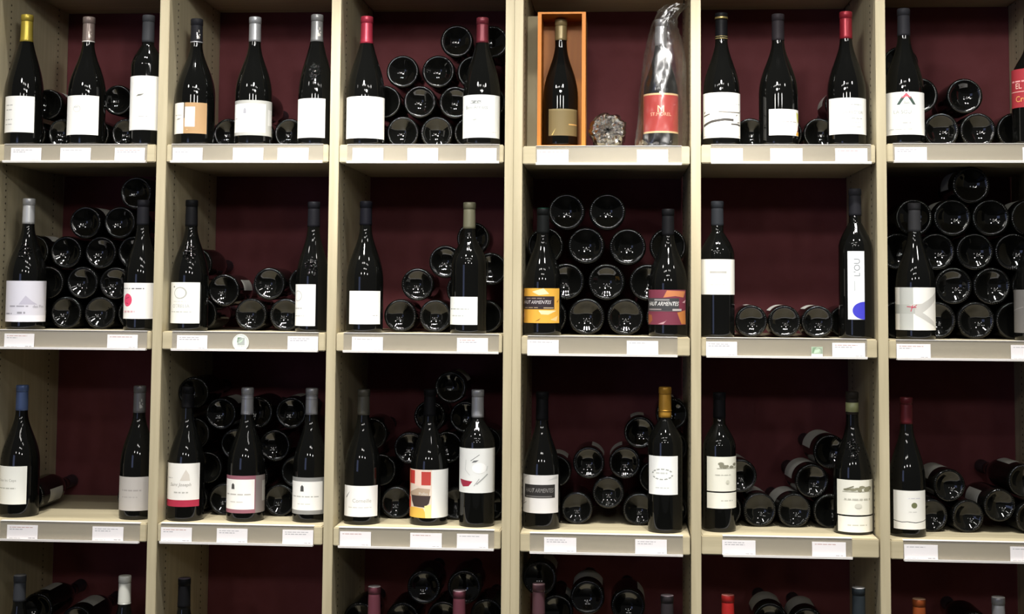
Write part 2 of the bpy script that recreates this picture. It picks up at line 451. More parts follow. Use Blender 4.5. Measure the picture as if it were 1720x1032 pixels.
  'H': 0.3156,
  'style': 'burg',
  'cap': {'c': 'A4A5A8', 'bot': 0.2539, 'metal': 0.6, 'spiral': '7A7A80'},
  'label': "silver spiral-capped bottle with grey-framed white label beside the bay's right panel",
  'labs': [[-1.2606, 1.0761, 0.02, 0.1069, '8A8A88',
            [['r', 0.02, 0.95, 0.11, 0.89, 'EFEEEA'], ['p', [[0.38, 0.62], [0.47, 0.62], [0.465, 0.75], [0.425, 0.8], [0.385, 0.75]], '4A4A48'], ['l', 0.12, 0.85, 0.48, 0.03, 'B4B4B0'], ['l', 0.3, 0.65, 0.28, 0.025, 'CFCFCB']]]]},
 {'n': 'wine_bottle',
  'cell': [3, 3],
  'x': 0.4994,
  'y': 0.0799,
  'z': -0.9035,
  'R': 0.0436,
  'H': 0.3163,
  'style': 'burg',
  'cap': {'c': '4A4840', 'bot': 0.2563, 'metal': 0.3},
  'label': 'bottle with small low white label showing a tiny black bird',
  'labs': [[-1.1038, 1.141, 0.0195, 0.092, 'ECEBE8', [['p', [[0.1, 0.6], [0.14, 0.62], [0.24, 0.82], [0.17, 0.72]], '3A3A38'], ['t', 'Corneille', 0.56, 0.52, 0.12, 'BDBAB6', 0], ['l', 0.2, 0.8, 0.3, 0.02, 'D5D2CE']]]]},
 {'n': 'wine_bottle',
  'cell': [3, 3],
  'x': 0.6592,
  'y': 0.0905,
  'z': -0.9035,
  'R': 0.0455,
  'H': 0.3176,
  'style': 'burg',
  'cap': {'c': '101012', 'bot': 0.2548, 'metal': 0.1},
  'label': 'bottle with colourful label: red panels, brown basket, yellow fruit beside white',
  'labs': [[-1.3414, 1.6001, 0.0184, 0.1313, 'E4E4E0',
            [['r', 0, 0.55, 0, 1, 'DFCFC0'], ['r', 0.06, 0.22, 0.7, 0.98, 'C23A34'], ['r', 0.36, 0.53, 0.68, 0.96, 'B8423A'], ['r', 0.22, 0.36, 0.66, 1, 'ECCFC0'], ['r', 0, 0.06, 0, 1, 'D2643C'],
             ['p', [[0.04, 0.5], [0.3, 0.62], [0.52, 0.6], [0.5, 0.46], [0.12, 0.44]], 'B09A84'], ['p', [[0.12, 0.46], [0.53, 0.46], [0.5, 0.3], [0.42, 0.22], [0.2, 0.23], [0.14, 0.34]], '3E3230'],
             ['p', [[0.06, 0.2], [0.22, 0.22], [0.4, 0.2], [0.48, 0.0], [0.05, 0.0]], 'DDB04C'], ['p', [[0.42, 0.25], [0.54, 0.28], [0.54, 0], [0.44, 0]], 'E8D894'], ['t', 'Polles', 0.4, 0.5, 0.06, 'E8E4DC', 0],
             ['r', 0, 0.1, 0.2, 0.42, 'D04A34']]]]},
 {'n': 'wine_bottle',
  'cell': [3, 3],
  'x': 0.7761,
  'y': 0.077,
  'z': -0.9035,
  'R': 0.0421,
  'H': 0.3192,
  'style': 'bord',
  'cap': {'c': 'A2A3A6', 'bot': 0.2547, 'metal': 0.5},
  'label': 'silver-capped bottle, tall label sketching a face with dark red lips or wine',
  'labs': [[-1.3743, 1.5191, 0.0803, 0.1845, 'DEDFDC',
            [['p', [[0.1, 0.3], [0.42, 0.26], [0.34, 0.15], [0.2, 0.13], [0.14, 0.2]], '96283E'], ['s', [[0.38, 0.72], [0.55, 0.86]], 0.014, '77797A'], ['b', 0.4, 0.54, 0.68, 0.74, '66686A'],
             ['s', [[0.5, 0.2], [0.6, 0.3], [0.72, 0.42]], 0.03, 'A2A4A2'], ['s', [[0.45, 0.16], [0.55, 0.32]], 0.012, '8A8C8A'], ['e', 0.55, 0.56, 0.14, 0.12, 'ECECEA'],
             ['s', [[0.28, 0.74], [0.26, 0.52], [0.36, 0.4]], 0.01, 'B8BAB8'], ['s', [[0.72, 0.6], [0.7, 0.5]], 0.02, 'C2C4C2']]]]},
 {'n': 'wine_bottle',
  'cell': [3, 4],
  'x': 0.9303,
  'y': 0.0891,
  'z': -0.9076,
  'R': 0.0441,
  'H': 0.3194,
  'style': 'burg',
  'cap': {'c': '101012', 'bot': 0.2528, 'metal': 0.1},
  'label': 'bottle with grey marbled label and black name plate, third row',
  'labs': [[-1.4189, 1.1294, 0.0386, 0.1273, 'DAD8D6',
            [['p', [[0, 0.7], [0.12, 0.9], [0.3, 1], [0.1, 1]], 'BDBBB9'], ['p', [[0, 0.1], [0.15, 0.3], [0.1, 0.5], [0, 0.4]], 'BFBAB8'], ['p', [[0.7, 0.86], [0.95, 0.98], [0.98, 0.9]], 'C6C6C4'],
             ['s', [[0.05, 0.2], [0.2, 0.28]], 0.02, '8E8C8A'], ['r', 0.14, 0.88, 0.4, 0.75, '2C2A2A'], ['t', 'HAUT ARMENTES', 0.52, 0.6, 0.11, '9A9896', 0.35, 0.64], ['r', 0.2, 0.8, 0.42, 0.455, '6A6866']]]]},
 {'n': 'wine_bottle',
  'cell': [3, 4],
  'x': 1.2225,
  'y': 0.0699,
  'z': -0.9076,
  'R': 0.0407,
  'H': 0.3357,
  'style': 'bord',
  'cap': {'c': 'B98A34', 'bot': 0.2656, 'metal': 0.5, 'ringmid': 1},
  'label': 'bottle with amber capsule and white label with oval ring of lettering',
  'labs': [[-1.1857, 0.7769, 0.089, 0.1783, 'F0F1EE', [['a', 0.5, 0.53, 0.34, 0.15, 'B4B8B2'], ['l', 0.32, 0.66, 0.56, 0.04, 'DADCD8'], ['l', 0.3, 0.7, 0.18, 0.02, 'D5D7D3']]]]},
 {'n': 'wine_bottle',
  'cell': [3, 5],
  'x': 1.351,
  'y': 0.0838,
  'z': -0.9053,
  'R': 0.0388,
  'H': 0.3214,
  'style': 'bord',
  'cap': {'c': '131316', 'bot': 0.2625, 'metal': 0.15},
  'label': 'black-capped square-shouldered bottle with cream two-part label near white pillar',
  'labs': [[-0.9047, 1.4013, 0.0949, 0.1748, 'ECEBDD', [['g', 0.6, 0.75, 0.3, 0.11, '9C9A86'], ['l', 0.25, 0.7, 0.48, 0.02, 'D6D5C8'], ['e', 0.58, 0.27, 0.05, 0.06, 'D2D1C0']]],
           [-0.9047, 1.4013, 0.0551, 0.0915, 'ECEBDF', [['l', 0.4, 0.75, 0.5, 0.08, 'D8D7CA']]]]},
 {'n': 'wine_bottle',
  'cell': [3, 5],
  'x': 1.6621,
  'y': 0.0881,
  'z': -0.9053,
  'R': 0.0447,
  'H': 0.3267,
  'style': 'burg',
  'cap': {'c': '2A2622', 'bot': 0.2749, 'metal': 0.2, 'band': '8E9268'},
  'label': 'bottle with green-banded capsule, crested shoulder and cream two-part label',
  'labs': [[-1.074, 1.3128, 0.0463, 0.1267, 'E9E8DC', [['g', 0.5, 0.75, 0.34, 0.11, '9A987E'], ['s', [[0.2, 0.72], [0.4, 0.82]], 0.03, '77755E'], ['l', 0.2, 0.8, 0.45, 0.04, 'D0CFC2'], ['e', 0.5, 0.26, 0.08, 0.07, 'CFCEC2']]],
           [-1.0243, 1.3128, 0.0068, 0.0428, 'E9E8DF', [['l', 0.25, 0.7, 0.45, 0.08, 'D5D4C8']]]],
  'emb': [-0.079, 0.6]},
 {'n': 'wine_bottle',
  'cell': [3, 6],
  'x': 1.7857,
  'y': 0.0769,
  'z': -0.907,
  'R': 0.0417,
  'H': 0.3182,
  'style': 'burg',
  'cap': {'c': '5A1E24', 'bot': 0.2572, 'metal': 0.3},
  'label': 'bottle with dark red capsule, white label with olive dot above wavy line',
  'labs': [[-1.0263, 1.0707, 0.0189, 0.1071, 'E8E7E0',
            [['e', 0.58, 0.62, 0.08, 0.075, '6E7250'], ['s', [[0.0, 0.215], [0.25, 0.185], [0.4, 0.2], [0.62, 0.175], [0.85, 0.2], [1, 0.23]], 0.018, '3A3A38'], ['l', 0.4, 0.75, 0.8, 0.015, 'D2D0DA'],
             ['l', 0.4, 0.65, 0.45, 0.015, 'D5D4CC']]]]},
 {'n': 'wine_bottle',
  'cell': [4, 1],
  'x': -0.3282,
  'y': 0.0525,
  'z': -1.3552,
  'R': 0.0445,
  'H': 0.3135,
  'style': 'burg',
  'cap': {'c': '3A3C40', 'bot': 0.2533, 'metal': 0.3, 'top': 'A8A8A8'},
  'label': 'bottle neck with dark grey capsule, far left of bottom row',
  'labs': []},
 {'n': 'wine_bottle',
  'cell': [4, 1],
  'x': -0.0689,
  'y': 0.0523,
  'z': -1.3552,
  'R': 0.0443,
  'H': 0.3179,
  'style': 'burg',
  'cap': {'c': 'D6D6CC', 'bot': 0.2523, 'metal': 0, 'wax': 1, 'ring': 'C8C8C0'},
  'label': 'bottle neck sealed with cream-white wax, bottom row',
  'labs': []},
 {'n': 'wine_bottle',
  'cell': [4, 2],
  'x': 0.0771,
  'y': 0.0521,
  'z': -1.3537,
  'R': 0.0441,
  'H': 0.314,
  'style': 'burg',
  'cap': {'c': '141416', 'bot': 0.2473, 'metal': 0.2, 'top': '6A6070'},
  'label': 'lone black-capped bottle neck in the empty bottom bay',
  'labs': []},
 {'n': 'wine_bottle',
  'cell': [4, 3],
  'x': 0.5372,
  'y': 0.0489,
  'z': -1.355,
  'R': 0.0409,
  'H': 0.3067,
  'style': 'burg',
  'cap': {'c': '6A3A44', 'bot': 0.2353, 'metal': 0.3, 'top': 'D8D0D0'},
  'label': 'bottle neck with plum capsule and top coloured as brightly lit, left of the bottom third bay',
  'labs': []},
 {'n': 'wine_bottle',
  'cell': [4, 3],
  'x': 0.7393,
  'y': 0.0487,
  'z': -1.355,
  'R': 0.0407,
  'H': 0.3016,
  'style': 'burg',
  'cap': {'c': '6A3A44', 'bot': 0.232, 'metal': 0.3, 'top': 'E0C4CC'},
  'label': 'bottle neck with plum capsule and pinkish top coloured as lit in front of two round bottle bases',
  'labs': []},
 {'n': 'wine_bottle',
  'cell': [4, 4],
  'x': 0.9268,
  'y': 0.0485,
  'z': -1.3591,
  'R': 0.0405,
  'H': 0.3252,
  'style': 'burg',
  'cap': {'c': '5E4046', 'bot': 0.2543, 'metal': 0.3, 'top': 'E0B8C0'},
  'label': 'bottle neck with mauve capsule left in bottom bay',
  'labs': []},
 {'n': 'wine_bottle',
  'cell': [4, 4],
  'x': 1.2268,
  'y': 0.0482,
  'z': -1.3591,
  'R': 0.0402,
  'H': 0.306,
  'style': 'burg',
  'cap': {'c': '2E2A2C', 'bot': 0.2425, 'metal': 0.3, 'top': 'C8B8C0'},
  'label': 'short dark-capped bottle neck right in bottom bay beside the panel',
  'labs': []},
 {'n': 'wine_bottle',
  'cell': [4, 5],
  'x': 1.3674,
  'y': 0.0495,
  'z': -1.3568,
  'R': 0.0415,
  'H': 0.3079,
  'style': 'burg',
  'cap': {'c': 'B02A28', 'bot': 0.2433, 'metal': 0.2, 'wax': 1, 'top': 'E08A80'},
  'label': 'bottle neck sealed in bright red wax, bottom row',
  'labs': []},
 {'n': 'wine_bottle',
  'cell': [4, 5],
  'x': 1.6669,
  'y': 0.0479,
  'z': -1.3568,
  'R': 0.0399,
  'H': 0.3314,
  'style': 'bord',
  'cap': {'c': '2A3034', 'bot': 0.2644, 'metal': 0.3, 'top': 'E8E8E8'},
  'label': 'slate-dark capped bottle neck with top coloured as brightly lit, bottom row',
  'labs': []},
 {'n': 'wine_bottle',
  'cell': [4, 6],
  'x': 1.8039,
  'y': 0.0477,
  'z': -1.3585,
  'R': 0.0397,
  'H': 0.3107,
  'style': 'burg',
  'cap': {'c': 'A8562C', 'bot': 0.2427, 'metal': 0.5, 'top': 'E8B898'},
  'label': 'bottle neck with copper-orange capsule, bottom row',
  'labs': []},
 {'n': 'wine_bottle',
  'cell': [4, 6],
  'x': 1.9824,
  'y': 0.0476,
  'z': -1.3585,
  'R': 0.0396,
  'H': 0.3188,
  'style': 'burg',
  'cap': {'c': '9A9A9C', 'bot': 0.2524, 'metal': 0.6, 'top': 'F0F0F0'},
  'label': 'bottle neck with silver capsule, far right of bottom row',
  'labs': []}]
LYING = [{'cell': [1, 1], 'x': -0.358, 'y': 0.107, 'z': 0.038, 'R': 0.038, 'label': 'dark bottle lying base-out, leftmost in lowest tier, pile beside gold-capped bottle', 'o': {}},
 {'cell': [1, 1], 'x': -0.2784, 'y': 0.107, 'z': 0.038, 'R': 0.038, 'label': 'dark bottle lying base-out, second from left in lowest tier, pile beside gold-capped bottle', 'o': {}},
 {'cell': [1, 1], 'x': -0.1959, 'y': 0.107, 'z': 0.038, 'R': 0.038, 'label': 'dark bottle lying base-out, third from left in lowest tier, pile beside gold-capped bottle', 'o': {}},
 {'cell': [1, 1], 'x': -0.1152, 'y': 0.107, 'z': 0.038, 'R': 0.038, 'label': 'dark bottle lying base-out, rightmost in lowest tier, pile beside gold-capped bottle', 'o': {}},
 {'cell': [1, 1], 'x': -0.3172, 'y': 0.107, 'z': 0.1122, 'R': 0.038, 'label': 'dark bottle lying base-out, leftmost in top tier, pile beside gold-capped bottle', 'o': {'lab': [25, 50]}},
 {'cell': [1, 1], 'x': -0.1387, 'y': 0.107, 'z': 0.1224, 'R': 0.038, 'label': 'dark bottle lying base-out, rightmost in top tier, pile beside gold-capped bottle', 'o': {'lab': [30, 60]}},
 {'cell': [1, 2], 'x': 0.0658, 'y': 0.1124, 'z': 0.0382, 'R': 0.038, 'label': 'dark bottle lying base-out, leftmost in lowest tier, pile behind crest-label silver-capped bottle', 'o': {}},
 {'cell': [1, 2], 'x': 0.143, 'y': 0.1124, 'z': 0.0382, 'R': 0.038, 'label': 'dark bottle lying base-out, second from left in lowest tier, pile behind crest-label silver-capped bottle', 'o': {}},
 {'cell': [1, 2], 'x': 0.2201, 'y': 0.1124, 'z': 0.0382, 'R': 0.038, 'label': 'dark bottle lying base-out, third from left in lowest tier, pile behind crest-label silver-capped bottle', 'o': {}},
 {'cell': [1, 2], 'x': 0.2972, 'y': 0.1124, 'z': 0.0382, 'R': 0.038, 'label': 'dark bottle lying base-out, rightmost in lowest tier, pile behind crest-label silver-capped bottle', 'o': {}},
 {'cell': [1, 2], 'x': 0.212, 'y': 0.1124, 'z': 0.115, 'R': 0.038, 'label': 'dark bottle lying base-out, alone in top tier, pile behind crest-label silver-capped bottle', 'o': {}},
 {'cell': [1, 3], 'x': 0.4965, 'y': 0.1086, 'z': 0.0401, 'R': 0.0405, 'label': 'dark bottle lying base-out, leftmost in lowest tier, pile between red-capped bottles', 'o': {}},
 {'cell': [1, 3], 'x': 0.5809, 'y': 0.1086, 'z': 0.0401, 'R': 0.0405, 'label': 'dark bottle lying base-out, second from left in lowest tier, pile between red-capped bottles', 'o': {}},
 {'cell': [1, 3], 'x': 0.6656, 'y': 0.1086, 'z': 0.0401, 'R': 0.0405, 'label': 'dark bottle lying base-out, third from left in lowest tier, pile between red-capped bottles', 'o': {}},
 {'cell': [1, 3], 'x': 0.7486, 'y': 0.1086, 'z': 0.0401, 'R': 0.0405, 'label': 'dark bottle lying base-out, rightmost in lowest tier, pile between red-capped bottles', 'o': {}},
 {'cell': [1, 3], 'x': 0.5355, 'y': 0.1086, 'z': 0.1168, 'R': 0.0405, 'label': 'dark bottle lying base-out, leftmost in second tier, pile between red-capped bottles', 'o': {}},
 {'cell': [1, 3], 'x': 0.6227, 'y': 0.1086, 'z': 0.1166, 'R': 0.0405, 'label': 'dark bottle lying base-out, second from left in second tier, pile between red-capped bottles', 'o': {}},
 {'cell': [1, 3], 'x': 0.7106, 'y': 0.1086, 'z': 0.1149, 'R': 0.0405, 'label': 'dark bottle lying base-out, third from left in second tier, pile between red-capped bottles', 'o': {}},
 {'cell': [1, 3], 'x': 0.7949, 'y': 0.1086, 'z': 0.1148, 'R': 0.0405, 'label': 'dark bottle lying base-out, rightmost in second tier, pile between red-capped bottles', 'o': {}},
 {'cell': [1, 3], 'x': 0.5789, 'y': 0.1086, 'z': 0.1921, 'R': 0.0405, 'label': 'dark bottle lying base-out, leftmost in third tier, pile between red-capped bottles', 'o': {}},
 {'cell': [1, 3], 'x': 0.6676, 'y': 0.1086, 'z': 0.1918, 'R': 0.0405, 'label': 'dark bottle lying base-out, second from left in third tier, pile between red-capped bottles', 'o': {}},
 {'cell': [1, 3], 'x': 0.7545, 'y': 0.1086, 'z': 0.19, 'R': 0.0405, 'label': 'dark bottle lying base-out, rightmost in third tier, pile between red-capped bottles', 'o': {}},
 {'cell': [1, 3], 'x': 0.7125, 'y': 0.1086, 'z': 0.267, 'R': 0.0405, 'label': 'dark bottle lying base-out, leftmost in top tier, pile between red-capped bottles', 'o': {}},
 {'cell': [1, 3], 'x': 0.7994, 'y': 0.1086, 'z': 0.2651, 'R': 0.0405, 'label': 'dark bottle lying base-out, rightmost in top tier, pile between red-capped bottles', 'o': {}},
 {'cell': [1, 5], 'x': 1.351, 'y': 0.108, 'z': 0.0374, 'R': 0.038, 'label': 'dark bottle lying base-out, leftmost in lowest tier, bay of brushstroke-label bottle', 'o': {}},
 {'cell': [1, 5], 'x': 1.4295, 'y': 0.108, 'z': 0.0374, 'R': 0.038, 'label': 'dark bottle lying base-out, second from left in lowest tier, bay of brushstroke-label bottle', 'o': {}},
 {'cell': [1, 5], 'x': 1.5156, 'y': 0.108, 'z': 0.0374, 'R': 0.038, 'label': 'dark bottle lying base-out, third from left in lowest tier, bay of brushstroke-label bottle', 'o': {}},
 {'cell': [1, 5], 'x': 1.5928, 'y': 0.108, 'z': 0.0374, 'R': 0.038, 'label': 'dark bottle lying base-out, fourth from left in lowest tier, bay of brushstroke-label bottle', 'o': {}},
 {'cell': [1, 5], 'x': 1.6699, 'y': 0.108, 'z': 0.0374, 'R': 0.038, 'label': 'dark bottle lying base-out, rightmost in lowest tier, bay of brushstroke-label bottle', 'o': {}},
 {'cell': [1, 5], 'x': 1.6445, 'y': 0.108, 'z': 0.1103, 'R': 0.038, 'label': 'dark bottle lying base-out, alone in top tier, bay of brushstroke-label bottle', 'o': {'lab': [-60, 60]}},
 {'cell': [1, 6], 'x': 1.7939, 'y': 0.106, 'z': 0.0447, 'R': 0.0425, 'label': 'dark bottle lying base-out, leftmost in lowest tier, pile beside A-emblem bottle', 'o': {}},
 {'cell': [1, 6], 'x': 1.881, 'y': 0.106, 'z': 0.0447, 'R': 0.0425, 'label': 'dark bottle lying base-out, second from left in lowest tier, pile beside A-emblem bottle', 'o': {}},
 {'cell': [1, 6], 'x': 1.9671, 'y': 0.106, 'z': 0.0447, 'R': 0.0425, 'label': 'dark bottle lying base-out, third from left in lowest tier, pile beside A-emblem bottle', 'o': {}},
 {'cell': [1, 6], 'x': 2.0533, 'y': 0.106, 'z': 0.0447, 'R': 0.0425, 'label': 'dark bottle lying base-out, rightmost in lowest tier, pile beside A-emblem bottle', 'o': {}},
 {'cell': [1, 6], 'x': 1.8327, 'y': 0.106, 'z': 0.1297, 'R': 0.0425, 'label': 'dark bottle lying base-out, leftmost in second tier, pile beside A-emblem bottle', 'o': {}},
 {'cell': [1, 6], 'x': 1.9374, 'y': 0.106, 'z': 0.1276, 'R': 0.0425, 'label': 'dark bottle lying base-out, rightmost in second tier, pile beside A-emblem bottle', 'o': {}},
 {'cell': [1, 6], 'x': 1.7871, 'y': 0.106, 'z': 0.2061, 'R': 0.0425, 'label': 'dark bottle lying base-out, alone in top tier, pile beside A-emblem bottle', 'o': {}},
 {'cell': [2, 1], 'x': -0.3474, 'y': 0.1156, 'z': -0.4089, 'R': 0.0405, 'label': 'dark bottle lying base-out, leftmost in lowest tier, pile beside pink-seal bottle', 'o': {}},
 {'cell': [2, 1], 'x': -0.2587, 'y': 0.1156, 'z': -0.4089, 'R': 0.0405, 'label': 'dark bottle lying base-out, second from left in lowest tier, pile beside pink-seal bottle', 'o': {}},
 {'cell': [2, 1], 'x': -0.1715, 'y': 0.1156, 'z': -0.4089, 'R': 0.0405, 'label': 'dark bottle lying base-out, third from left in lowest tier, pile beside pink-seal bottle', 'o': {}},
 {'cell': [2, 1], 'x': -0.0867, 'y': 0.1156, 'z': -0.4089, 'R': 0.0405, 'label': 'dark bottle lying base-out, rightmost in lowest tier, pile beside pink-seal bottle', 'o': {}},
 {'cell': [2, 1], 'x': -0.3071, 'y': 0.1156, 'z': -0.3347, 'R': 0.0405, 'label': 'dark bottle lying base-out, leftmost in second tier, pile beside pink-seal bottle', 'o': {}},
 {'cell': [2, 1], 'x': -0.2189, 'y': 0.1156, 'z': -0.3341, 'R': 0.0405, 'label': 'dark bottle lying base-out, second from left in second tier, pile beside pink-seal bottle', 'o': {}},
 {'cell': [2, 1], 'x': -0.1354, 'y': 0.1156, 'z': -0.335, 'R': 0.0405, 'label': 'dark bottle lying base-out, third from left in second tier, pile beside pink-seal bottle', 'o': {}},
 {'cell': [2, 1], 'x': -0.0523, 'y': 0.1156, 'z': -0.3343, 'R': 0.0405, 'label': 'dark bottle lying base-out, rightmost in second tier, pile beside pink-seal bottle', 'o': {}},
 {'cell': [2, 1], 'x': -0.3477, 'y': 0.1156, 'z': -0.2564, 'R': 0.0405, 'label': 'dark bottle lying base-out, leftmost in third tier, pile beside pink-seal bottle', 'o': {'lab': [25, 50]}},
 {'cell': [2, 1], 'x': -0.2632, 'y': 0.1156, 'z': -0.2589, 'R': 0.0405, 'label': 'dark bottle lying base-out, second from left in third tier, pile beside pink-seal bottle', 'o': {}},
 {'cell': [2, 1], 'x': -0.1742, 'y': 0.1156, 'z': -0.2589, 'R': 0.0405, 'label': 'dark bottle lying base-out, third from left in third tier, pile beside pink-seal bottle', 'o': {}},
 {'cell': [2, 1], 'x': -0.0906, 'y': 0.1156, 'z': -0.2579, 'R': 0.0405, 'label': 'dark bottle lying base-out, rightmost in third tier, pile beside pink-seal bottle', 'o': {}},
 {'cell': [2, 1], 'x': -0.2156, 'y': 0.1156, 'z': -0.1844, 'R': 0.0405, 'label': 'dark bottle lying base-out, leftmost in fourth tier, pile beside pink-seal bottle', 'o': {'lab': [35, 60]}},
 {'cell': [2, 1], 'x': -0.1277, 'y': 0.1156, 'z': -0.184, 'R': 0.0405, 'label': 'dark bottle lying base-out, rightmost in fourth tier, pile beside pink-seal bottle', 'o': {}},
 {'cell': [2, 1], 'x': -0.0884, 'y': 0.1156, 'z': -0.1096, 'R': 0.0405, 'label': 'dark bottle lying base-out, alone in top tier, pile beside pink-seal bottle', 'o': {}},
 {'cell': [2, 2], 'x': 0.0843, 'y': 0.1118, 'z': -0.4091, 'R': 0.04, 'label': 'dark bottle lying base-out, leftmost in lowest tier, pile beside large-O bottle', 'o': {}},
 {'cell': [2, 2], 'x': 0.2097, 'y': 0.1118, 'z': -0.4091, 'R': 0.04, 'label': 'dark bottle lying base-out, second from left in lowest tier, pile beside large-O bottle', 'o': {}},
 {'cell': [2, 2], 'x': 0.2958, 'y': 0.1118, 'z': -0.4091, 'R': 0.04, 'label': 'dark bottle lying base-out, third from left in lowest tier, pile beside large-O bottle', 'o': {}},
 {'cell': [2, 2], 'x': 0.3808, 'y': 0.1118, 'z': -0.4091, 'R': 0.04, 'label': 'dark bottle lying base-out, rightmost in lowest tier, pile beside large-O bottle', 'o': {}},
 {'cell': [2, 2], 'x': 0.1403, 'y': 0.1118, 'z': -0.3503, 'R': 0.04, 'label': 'dark bottle lying base-out, leftmost in second tier, pile beside large-O bottle', 'o': {'lab': [70, 40]}},
 {'cell': [2, 2], 'x': 0.2543, 'y': 0.1118, 'z': -0.3336, 'R': 0.04, 'label': 'dark bottle lying base-out, second from left in second tier, pile beside large-O bottle', 'o': {}},
 {'cell': [2, 2], 'x': 0.3419, 'y': 0.1118, 'z': -0.3315, 'R': 0.04, 'label': 'dark bottle lying base-out, rightmost in second tier, pile beside large-O bottle', 'o': {}},
 {'cell': [2, 2], 'x': 0.0695, 'y': 0.1118, 'z': -0.2865, 'R': 0.04, 'label': 'dark bottle lying base-out, alone in top tier, pile beside large-O bottle', 'o': {}},
 {'cell': [2, 3], 'x': 0.5805, 'y': 0.111, 'z': -0.4089, 'R': 0.04, 'label': 'dark bottle lying base-out, leftmost in lowest tier, pile beside olive-capped bottle', 'o': {}},
 {'cell': [2, 3], 'x': 0.6668, 'y': 0.111, 'z': -0.4089, 'R': 0.04, 'label': 'dark bottle lying base-out, second from left in lowest tier, pile beside olive-capped bottle', 'o': {}},
 {'cell': [2, 3], 'x': 0.7905, 'y': 0.111, 'z': -0.4089, 'R': 0.04, 'label': 'dark bottle lying base-out, rightmost in lowest tier, pile beside olive-capped bottle', 'o': {}},
 {'cell': [2, 3], 'x': 0.622, 'y': 0.111, 'z': -0.3324, 'R': 0.04, 'label': 'dark bottle lying base-out, leftmost in second tier, pile beside olive-capped bottle', 'o': {}},
 {'cell': [2, 3], 'x': 0.7334, 'y': 0.111, 'z': -0.3449, 'R': 0.04, 'label': 'dark bottle lying base-out, rightmost in second tier, pile beside olive-capped bottle', 'o': {}},
 {'cell': [2, 3], 'x': 0.6897, 'y': 0.111, 'z': -0.2764, 'R': 0.04, 'label': 'dark bottle lying base-out, leftmost in third tier, pile beside olive-capped bottle', 'o': {}},
 {'cell': [2, 3], 'x': 0.8009, 'y': 0.111, 'z': -0.2934, 'R': 0.04, 'label': 'dark bottle lying base-out, rightmost in third tier, pile beside olive-capped bottle', 'o': {}},
 {'cell': [2, 3], 'x': 0.7575, 'y': 0.111, 'z': -0.2197, 'R': 0.04, 'label': 'dark bottle lying base-out, alone in top tier, pile beside olive-capped bottle', 'o': {}},
 {'cell': [2, 4], 'x': 0.9424, 'y': 0.114, 'z': -0.407, 'R': 0.0445, 'label': 'dark bottle lying base-out, leftmost in lowest tier, pile between yellow and maroon labels', 'o': {}},
 {'cell': [2, 4], 'x': 1.0347, 'y': 0.114, 'z': -0.407, 'R': 0.0445, 'label': 'dark bottle lying base-out, second from left in lowest tier, pile between yellow and maroon labels', 'o': {}},
 {'cell': [2, 4], 'x': 1.1287, 'y': 0.114, 'z': -0.407, 'R': 0.0445, 'label': 'dark bottle lying base-out, third from left in lowest tier, pile between yellow and maroon labels', 'o': {}},
 {'cell': [2, 4], 'x': 1.2224, 'y': 0.114, 'z': -0.407, 'R': 0.0445, 'label': 'dark bottle lying base-out, rightmost in lowest tier, pile between yellow and maroon labels', 'o': {}},
 {'cell': [2, 4], 'x': 0.9847, 'y': 0.114, 'z': -0.3225, 'R': 0.0445, 'label': 'dark bottle lying base-out, leftmost in second tier, pile between yellow and maroon labels', 'o': {}},
 {'cell': [2, 4], 'x': 1.083, 'y': 0.114, 'z': -0.3232, 'R': 0.0445, 'label': 'dark bottle lying base-out, second from left in second tier, pile between yellow and maroon labels', 'o': {}},
 {'cell': [2, 4], 'x': 1.1823, 'y': 0.114, 'z': -0.3239, 'R': 0.0445, 'label': 'dark bottle lying base-out, rightmost in second tier, pile between yellow and maroon labels', 'o': {}},
 {'cell': [2, 4], 'x': 0.9341, 'y': 0.114, 'z': -0.2361, 'R': 0.0445, 'label': 'dark bottle lying base-out, leftmost in third tier, pile between yellow and maroon labels', 'o': {}},
 {'cell': [2, 4], 'x': 1.0334, 'y': 0.114, 'z': -0.2356, 'R': 0.0445, 'label': 'dark bottle lying base-out, second from left in third tier, pile between yellow and maroon labels', 'o': {}},
 {'cell': [2, 4], 'x': 1.1339, 'y': 0.114, 'z': -0.2379, 'R': 0.0445, 'label': 'dark bottle lying base-out, third from left in third tier, pile between yellow and maroon labels', 'o': {}},
 {'cell': [2, 4], 'x': 1.2309, 'y': 0.114, 'z': -0.2359, 'R': 0.0445, 'label': 'dark bottle lying base-out, rightmost in third tier, pile between yellow and maroon labels', 'o': {}},
 {'cell': [2, 4], 'x': 0.9853, 'y': 0.114, 'z': -0.1533, 'R': 0.0445, 'label': 'dark bottle lying base-out, leftmost in top tier, pile between yellow and maroon labels', 'o': {}},
 {'cell': [2, 4], 'x': 1.0841, 'y': 0.114, 'z': -0.1529, 'R': 0.0445, 'label': 'dark bottle lying base-out, rightmost in top tier, pile between yellow and maroon labels', 'o': {}},
 {'cell': [2, 5], 'x': 1.4244, 'y': 0.055, 'z': -0.4134, 'R': 0.038, 'label': "dark bottle lying base-out, leftmost in the row, floor row beside L'OU bottle", 'o': {'lab': [20, 70]}},
 {'cell': [2, 5], 'x': 1.5019, 'y': 0.055, 'z': -0.4134, 'R': 0.038, 'label': "dark bottle lying base-out, second from left in the row, floor row beside L'OU bottle", 'o': {'lab': [-10, 80]}},
 {'cell': [2, 5], 'x': 1.5791, 'y': 0.055, 'z': -0.4134, 'R': 0.038, 'label': "dark bottle lying base-out, third from left in the row, floor row beside L'OU bottle", 'o': {'lab': [0, 80]}},
 {'cell': [2, 5], 'x': 1.6568, 'y': 0.146, 'z': -0.4134, 'R': 0.038, 'label': "dark bottle lying base-out, rightmost in the row, floor row beside L'OU bottle", 'o': {}},
